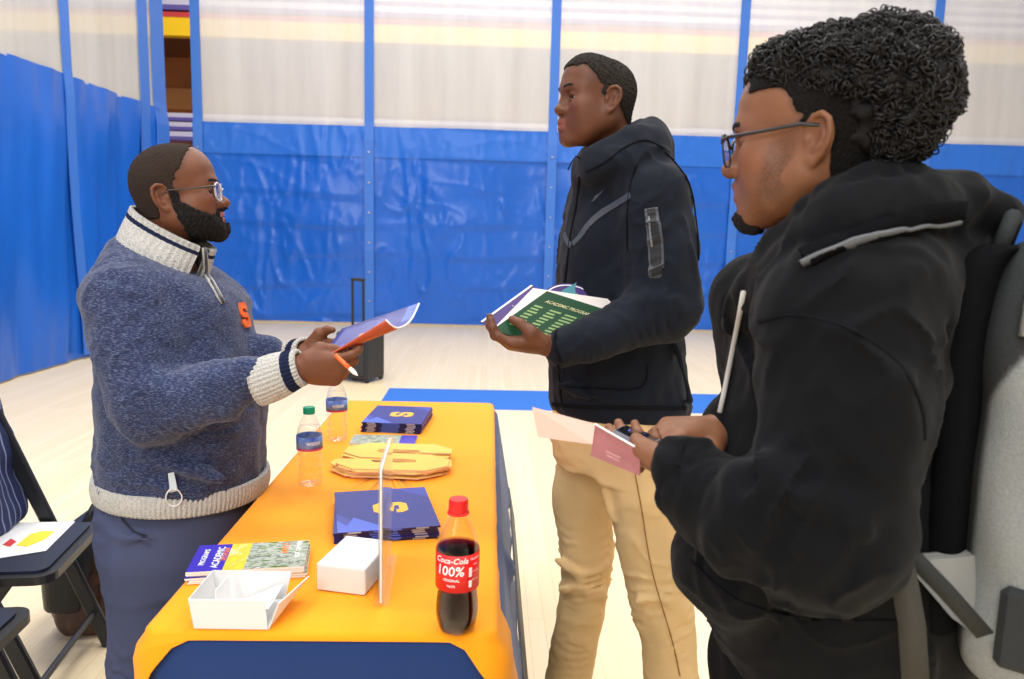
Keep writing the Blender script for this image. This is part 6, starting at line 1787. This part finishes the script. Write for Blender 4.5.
# ------------------------------------------------------------------ backpack
def backpack():
    b = Vector((.80, -.60, 0)).normalized(); l = Vector((-.60, -.80, 0)).normalized()
    o = P(950, 420, .86); o.z = 0                                          # inner near edge
    r = empty('backpack', (o + b * .1 - l * .12), 'grey backpack with black back panel and straps on the curly haired man', 'backpack')
    zb, zt = .865, 1.45
    R = Matrix((b, l, Vector((0, 0, 1)))).transposed().to_4x4()
    c = o + b * .125 - l * .145; c.z = (zb + zt) / 2
    S = SDF(); F0 = Matrix.Translation(c) @ R
    S.frame(F0)
    S.loft([(-.290, .005, 0, .085, .125), (-.255, .005, 0, .105, .145), (-.10, .010, 0, .118, .152), (.06, .004, 0, .112, .148), (.16, -.010, 0, .095, .138), (.225, -.025, 0, .070, .118), (.252, -.035, 0, .045, .085)], n=4.0, k=0)
    S.frame()
    S.func(lambda Q, d: d - .004 * noise3(Q, .15, 301))
    V, F = S.polygonize(.006, .01, smooth=2)
    gm = mat('grey_pack_cloth', (1, 1, 1), rough=.8, spec=.2, bump=.35, bscale=500, var=.16, vscale=300, attr=True)
    dk = mat('charcoal_pack_cloth', srgb(52, 54, 56), rough=.8, spec=.2, bump=.3, bscale=500)
    bk = mat('black_mesh_pad', (.005, .005, .006), rough=.95, spec=.06, bump=.4, bscale=400)
    q = (V - np.array(tuple(c))) @ np.array(R.to_3x3())
    w = sstep(.004, -.004, q[:, 0] + .088 - .055 * sstep(.06, .19, q[:, 2]))[:, None]
    np_obj('pack_body', V, F, gm, r, np.array(srgb(148, 152, 152)) * (1 - w) + np.array(srgb(54, 56, 58)) * w)
    S = SDF(); S.frame(F0)
    S.loft([(-.235, -.118, 0, .026, .135), (0, -.122, 0, .032, .146), (.20, -.122, 0, .030, .135), (.25, -.10, 0, .026, .10)], n=3.0, k=0); S.frame()
    V, F = S.polygonize(.006, .01, smooth=2); np_obj('back_panel', V, F, bk, r)
    def L(x, y, z): return F0 @ Vector((x, y, z))
    web = mat('grey_webbing', srgb(58, 56, 51), rough=.75, bump=.3, bscale=700)
    # zip lines on the side
    q = MB(); q.tube([L(.02, .150, -.20), L(.028, .156, -.05), L(.024, .153, .08), L(-.03, .142, .17), L(-.056, .120, .228)], .0035, 8); q.build('zip', mat('zip_black', (.015, .015, .016), rough=.4), r, True)
    q = MB(); q.tube([L(-.058, .122, .222), L(-.060, .138, .190), L(-.062, .145, .150)], [.004, .007, .007], 8); q.build('zip_puller', mat('puller_silver', srgb(190, 192, 192), rough=.3, metal=.6), r, True)
    q = MB(); q.tube([L(-.10, .06, .245), L(-.09, .05, .285), L(-.09, -.05, .285), L(-.10, -.06, .245)], .010, 8); q.build('top_handle', dk, r, True)
    q = MB(); q.box((0, 0, 0), (.15, .02, .10), bev=.008); q.V = [L(.02, .150, -.19) + R.to_3x3() @ v for v in q.V]; q.build('side_pocket', dk, r)
    # strap over the near shoulder, following the hoodie
    def strap(nm, px, w, m, y0=.6, y1=1.5, th=.010):
        pts = [onto(HR, a, b_, y0, y1) for a, b_ in smoothpath(px, 8)]; pts = [p for p in pts if p]
        V = []; F = []
        for i, p in enumerate(pts):
            t = (pts[min(i + 1, len(pts) - 1)] - pts[max(i - 1, 0)]).normalized(); nn = normal_at(HR, p, .01); ww = t.cross(nn).normalized() * w / 2
            V += [p - ww - nn * .004, p - ww + nn * th, p + ww + nn * th, p + ww - nn * .004]
        for i in range(len(pts) - 1):
            for k in range(4): F.append((i * 4 + k, i * 4 + 4 + k, i * 4 + 4 + (k + 1) % 4, i * 4 + (k + 1) % 4))
        n = len(V) - 4; F += [(0, 1, 2, 3), (n + 3, n + 2, n + 1, n)]
        return mesh_obj(nm, V, F, m, r, True)
    strap('shoulder_strap', [(806, 258), (830, 245), (865, 234), (905, 224), (935, 217), (962, 212)], .026, mat('strap_black', (.005, .005, .006), rough=.95, spec=.05), th=.005)
    strap('strap_piping', [(802, 265), (830, 253), (866, 241), (905, 231), (936, 224), (955, 220)], .0042, mat('piping_grey', srgb(92, 94, 97), rough=.7), th=.009)
    # loose webbing low on the side
    q = MB()
    def band(pts, w, ax, m, nm):
        pts = [Vector(p) for p in pts]; V = []; F = []
        for i, p in enumerate(pts):
            t = (pts[min(i + 1, len(pts) - 1)] - pts[max(i - 1, 0)]).normalized(); ww = t.cross(ax).normalized() * w / 2; nn = ww.cross(t).normalized() * .0012
            V += [p - ww - nn, p - ww + nn, p + ww + nn, p + ww - nn]
        for i in range(len(pts) - 1):
            for k in range(4): F.append((i * 4 + k, i * 4 + 4 + k, i * 4 + 4 + (k + 1) % 4, i * 4 + (k + 1) % 4))
        n = len(V) - 4; F += [(0, 1, 2, 3), (n + 3, n + 2, n + 1, n)]
        return mesh_obj(nm, V, F, m, r, True)
    view = Vector((-.55, -.83, 0))
    band([P(893, 536, .80), P(903, 575, .785), P(912, 625, .78), P(916, 690, .78)], .028, view, web, 'loose_strap')
    band([P(890, 534, .80), P(912, 556, .79), P(945, 590, .80), P(985, 635, .81)], .020, view, dk, 'compression_strap')
    q = MB(); V = [P(904, 562, .83), P(975, 556, .855), P(982, 640, .845), P(952, 618, .83)]; V += [v + Vector((.01, .02, 0)) for v in V]
    q.add(V, [(0, 1, 2, 3), (7, 6, 5, 4), (0, 4, 5, 1), (1, 5, 6, 2), (2, 6, 7, 3), (3, 7, 4, 0)]); q.build('side_wing', mat('wing_grey', srgb(146, 146, 142), rough=.8), r)
backpack()
# ------------------------------------------------------------------ phone and leaflet in his hands
def phone():
    A, Bq, Cq, D = P(614.5, 430, .985), P(625, 424.5, 1.05), P(662, 438, 1.02), P(646, 447, .945)
    r = empty('smartphone', (A + Cq) / 2, 'smartphone with dark screen held in both hands of the backpack man', 'phone')
    nn = (Bq - A).cross(D - A).normalized()
    if nn.z < 0: nn = -nn
    def at_(u, v, o=0): return bil(A, Bq, Cq, D, u, v) + nn * o
    q = MB(); V = [A, Bq, Cq, D]; V = [v + nn * .0 for v in V] + [v - nn * .008 for v in V]
    q.add(V, [(0, 1, 2, 3), (7, 6, 5, 4), (0, 4, 5, 1), (1, 5, 6, 2), (2, 6, 7, 3), (3, 7, 4, 0)]); q.build('phone_body', mat('phone_edge', srgb(150, 156, 172), rough=.25, metal=.4), r)
    def pan(nm, u0, u1, v0, v1, m, o):
        q = MB(); V = [at_(u0, v0, o), at_(u1, v0, o), at_(u1, v1, o), at_(u0, v1, o)]; q.add(V + [v - nn * .0004 for v in V], [(0, 1, 2, 3), (7, 6, 5, 4), (0, 4, 5, 1), (1, 5, 6, 2), (2, 6, 7, 3), (3, 7, 4, 0)]); q.build(nm, m, r)
    pan('screen', .05, .95, .03, .97, mat('phone_glass', (.008, .009, .012), rough=.08), .0007)
    em = mat('screen_glow', srgb(40, 80, 190), rough=.3); e = em.node_tree.nodes['Principled BSDF']; e.inputs['Emission Color'].default_value = (*srgb(40, 90, 220), 1); e.inputs['Emission Strength'].default_value = .8
    for u0, u1, v0, v1 in ((.30, .62, .42, .52), (.35, .75, .58, .70), (.45, .6, .24, .28)): pan('screen_item', u0, u1, v0, v1, em, .0012)
phone()
def pink_leaflet():
    a, b, c, d = P(532, 407, .99), P(595, 424, .965), P(592.5, 444.5, .955), P(538, 437, .98)
    e, f, g, h = P(595, 424, .965), P(640, 449.5, .925), P(640, 476, .918), P(590.5, 455.5, .955)
    r = empty('leaflet', (b + c) / 2, 'pink folded leaflet held with the phone by the backpack man', 'leaflet')
    pk = mat('pale_pink_paper', srgb(226, 184, 168), rough=.6); pd = mat('rose_print', srgb(166, 102, 102), rough=.5, var=.2, vscale=25)
    def panel(nm, q4, m, th=.0012):
        n = (q4[1] - q4[0]).cross(q4[3] - q4[0]).normalized(); n = -n if n.y > 0 else n
        q = MB(); V = q4 + [v - n * th for v in q4]; q.add(V, [(0, 1, 2, 3), (7, 6, 5, 4), (0, 4, 5, 1), (1, 5, 6, 2), (2, 6, 7, 3), (3, 7, 4, 0)]); q.build(nm, m, r); return n
    panel('open_panel', [a, b, c, d], pk); n = panel('front_panel', [e, f, g, h], pd)
    q = MB(); q.tube([e + n * .0005, f + n * .0005], .0014, 6); q.build('paper_edge', white_p, r)
    for s, u, v, sz in (('COLLEGE', .45, .66, .30), ('OPEN DAY', .45, .78, .26)):
        V, F = text_vf(s, 1.0, True); w = max(q.x for q in V) - min(q.x for q in V)
        q = MB(); q.add([bil(e, f, g, h, u + a_.x / w * sz, v - a_.y * .09) + n * .0008 for a_ in V], F); q.build('lettering', mat('rose_ink', srgb(226, 176, 172), rough=.6), r)
pink_leaflet()
# ------------------------------------------------------------------ folding chairs, jacket, paper, bag on the left
cpl = mat('chair_black_plastic', (.020, .021, .025), rough=.38, bump=.05, bscale=150)
def folding_chair(loc, rz, label, seat_z=.445):
    r = empty('folding_chair', loc, label, 'chair', None, rz)
    # local: +x is the front of the seat
    def B_(nm, mb, sm=False): return mb.build(nm, cpl, r, sm, keep=True)
    def outline(w0, w1, d, rr):
        pts = []
        for (x, y, a0, rr_) in ((d / 2 - rr, w1 / 2 - rr, 0, rr), (-d / 2 + rr, w0 / 2 - rr, 90, rr), (-d / 2 + rr, -w0 / 2 + rr, 180, rr), (d / 2 - rr, -w1 / 2 + rr, 270, rr)):
            for k in range(6):
                a = math.radians(a0 + 18 * k); pts.append((x + rr * math.cos(a), y + rr * math.sin(a)))
        return pts
    q = MB(); q.prism(outline(.38, .40, .40, .045), seat_z - .028, seat_z - .004); B_('seat', q)
    q = MB(); q.prism(outline(.33, .35, .35, .03), seat_z - .004, seat_z + .004); q.build('seat_pad', mat('seat_navy_pad', srgb(28, 34, 56), rough=.5), r, keep=True)
    for s in (-1, 1):
        y = s * .215
        q = MB(); q.box((0, 0, 0), (.045, .022, .96), M=Matrix.Rotation(-.36, 4, 'Y'), bev=.006)
        q.V = [v + Vector((.03, y, .44)) for v in q.V]; B_('frame_rail', q)       # front leg runs up into the back
        q = MB(); q.box((0, 0, 0), (.040, .020, .50), M=Matrix.Rotation(.62, 4, 'Y'), bev=.006)
        q.V = [v + Vector((-.12, y * .90, .215)) for v in q.V]; B_('rear_leg', q)
        q = MB(); q.box((.20, y, .014), (.06, .03, .028), bev=.006); B_('foot_cap', q)
    q = MB(); q.box((-.12, 0, .79), (.03, .41, .17), M=Matrix.Rotation(-.22, 4, 'Y'), bev=.012); B_('backrest', q)
    q = MB(); q.tube([(.15, -.215, .12), (.15, .215, .12)], .010, 8); B_('crossbar', q)
    q = MB(); q.tube([(-.25, -.19, .05), (-.25, .19, .05)], .010, 8); B_('crossbar', q)
    return r
s1 = PZ(20, 548, .447)
c1 = folding_chair((s1.x - .04, s1.y, 0), math.radians(8), 'black folding chair with a striped jacket over its back, behind the bearded man')
s2 = PZ(-4, 634, .447)
c2 = folding_chair((s2.x - .175, s2.y - .07, 0), math.radians(4), 'black folding chair cut off at the lower left, nearest the camera')
# pinstriped jacket over the back of the first chair
def jacket():
    M = Matrix.Translation(c1.location) @ Matrix.Rotation(c1.rotation_euler.z, 4, 'Z')
    r = empty('jacket', M @ Vector((-.10, 0, .45)), 'navy pinstriped jacket draped over the back of the folding chair', 'jacket')
    S = SDF(); S.frame(M)
    S.tube([(-.15, -.23, .86), (-.15, .23, .86)], .045, k=0)
    S.box((-.105, 0, .66), (.032, .23, .22), r=.028, k=.03, rot=Matrix.Rotation(-.20, 4, 'Y'))
    S.box((-.19, 0, .62), (.030, .24, .28), r=.028, k=.03, rot=Matrix.Rotation(.05, 4, 'Y'))
    S.tube([(-.14, .20, .84), (-.11, .235, .66), (-.08, .22, .50)], [.05, .05, .04], k=.03)
    S.tube([(-.14, -.20, .84), (-.11, -.225, .66), (-.06, -.20, .50)], [.05, .05, .04], k=.03)
    S.frame(); S.func(lambda Q, d: d - .006 * noise3(Q, .11, 401))
    V, F = S.polygonize(.008, .01, smooth=2)
    m = bpy.data.materials.new('pinstripe_cloth'); m.use_nodes = True; N = m.node_tree.nodes; L = m.node_tree.links; b = N['Principled BSDF']
    tc = N.new('ShaderNodeTexCoord'); wv = N.new('ShaderNodeTexWave'); wv.wave_type = 'BANDS'; wv.bands_direction = 'Y'; wv.inputs['Scale'].default_value = 11; wv.inputs['Distortion'].default_value = .6
    rp = N.new('ShaderNodeValToRGB'); rp.color_ramp.elements[0].position = .90; rp.color_ramp.elements[0].color = (*srgb(34, 44, 84), 1); rp.color_ramp.elements[1].position = .97; rp.color_ramp.elements[1].color = (*srgb(130, 140, 180), 1)
    L.new(tc.outputs['Object'], wv.inputs['Vector']); L.new(wv.outputs['Fac'], rp.inputs[0]); L.new(rp.outputs[0], b.inputs['Base Color']); b.inputs['Roughness'].default_value = .8
    np_obj('cloth', V, F, m, r)
jacket()
def paper():
    z = .4505
    p = [PZ(a, b, z) for a, b in ((-22, 562), (46, 551), (75, 522), (5, 523))]
    r = empty('paper_sheet', sum(p, Vector()) / 4, 'white printed sheet lying on the seat of the folding chair', 'paper')
    q = MB(); q.add(p + [v + Vector((0, 0, .0015)) for v in p], [(3, 2, 1, 0), (4, 5, 6, 7), (0, 1, 5, 4), (1, 2, 6, 5), (2, 3, 7, 6), (3, 0, 4, 7)]); q.build('sheet', mat('sheet_white', (.82, .82, .83), rough=.6), r)
    def spot(nm, poly, m):
        q = MB(); V = [bil(p[0], p[1], p[2], p[3], u, v) + Vector((0, 0, .0022)) for u, v in poly]; n = len(V); q.add(V + [v - Vector((0, 0, .0005)) for v in V], [tuple(range(n)), tuple(reversed(range(n, 2 * n)))]); q.build(nm, m, r)
    spot('yellow_print', [(.42, .30), (.62, .22), (.80, .40), (.84, .66), (.66, .70), (.50, .62)], mat('print_yellow', srgb(244, 206, 60), rough=.6))
    spot('red_print', [(.20, .36), (.34, .28), (.38, .42), (.26, .52)], mat('print_red', srgb(206, 60, 60), rough=.6))
paper()
def bag():
    p = PZ(96, 652, 0); p = Vector((p.x, p.y, 0)); p = Vector((-1.36, 2.62, 0))
    r = empty('shoulder_bag', p, 'black and brown leather bag on the floor behind the bearded man', 'bag')
    S = SDF(); S.loft([(.004, p.x, p.y, .11, .17), (.05, p.x, p.y, .13, .19), (.20, p.x, p.y, .115, .18), (.32, p.x, p.y, .07, .15), (.36, p.x, p.y, .04, .12)], n=3, k=0)
    S.func(lambda Q, d: d - .006 * noise3(Q, .1, 411)); V, F = S.polygonize(.008, .01, smooth=2)
    lb = mat('brown_leather', srgb(84, 54, 36), rough=.45, bump=.3, bscale=120, var=.3, vscale=20); bb = mat('black_leather', (.016, .016, .018), rough=.4, bump=.2, bscale=120)
    np_obj('bag_body', V, F, lb, r)
    S = SDF(); S.loft([(.10, p.x - .05, p.y - .03, .09, .18), (.26, p.x - .04, p.y - .02, .10, .185), (.37, p.x - .01, p.y, .06, .14), (.385, p.x, p.y, .04, .12)], n=3, k=0); V, F = S.polygonize(.008, .01, smooth=2); np_obj('flap', V, F, bb, r)
    q = MB(); q.tube([p + Vector(v) for v in ((-.02, -.13, .34), (.03, -.10, .44), (.05, 0, .47), (.03, .10, .44), (-.02, .13, .34))], .014, 8); q.build('handle', bb, r, True)
    q = MB(); q.tube([p + Vector((.035 * math.cos(a) - .06, -.19, .27 + .035 * math.sin(a))) for a in np.linspace(0, 6.283, 17)], .005, 8, cap=False); q.build('ring', mat('antique_brass', srgb(196, 176, 130), rough=.3, metal=.8), r, True)
bag()
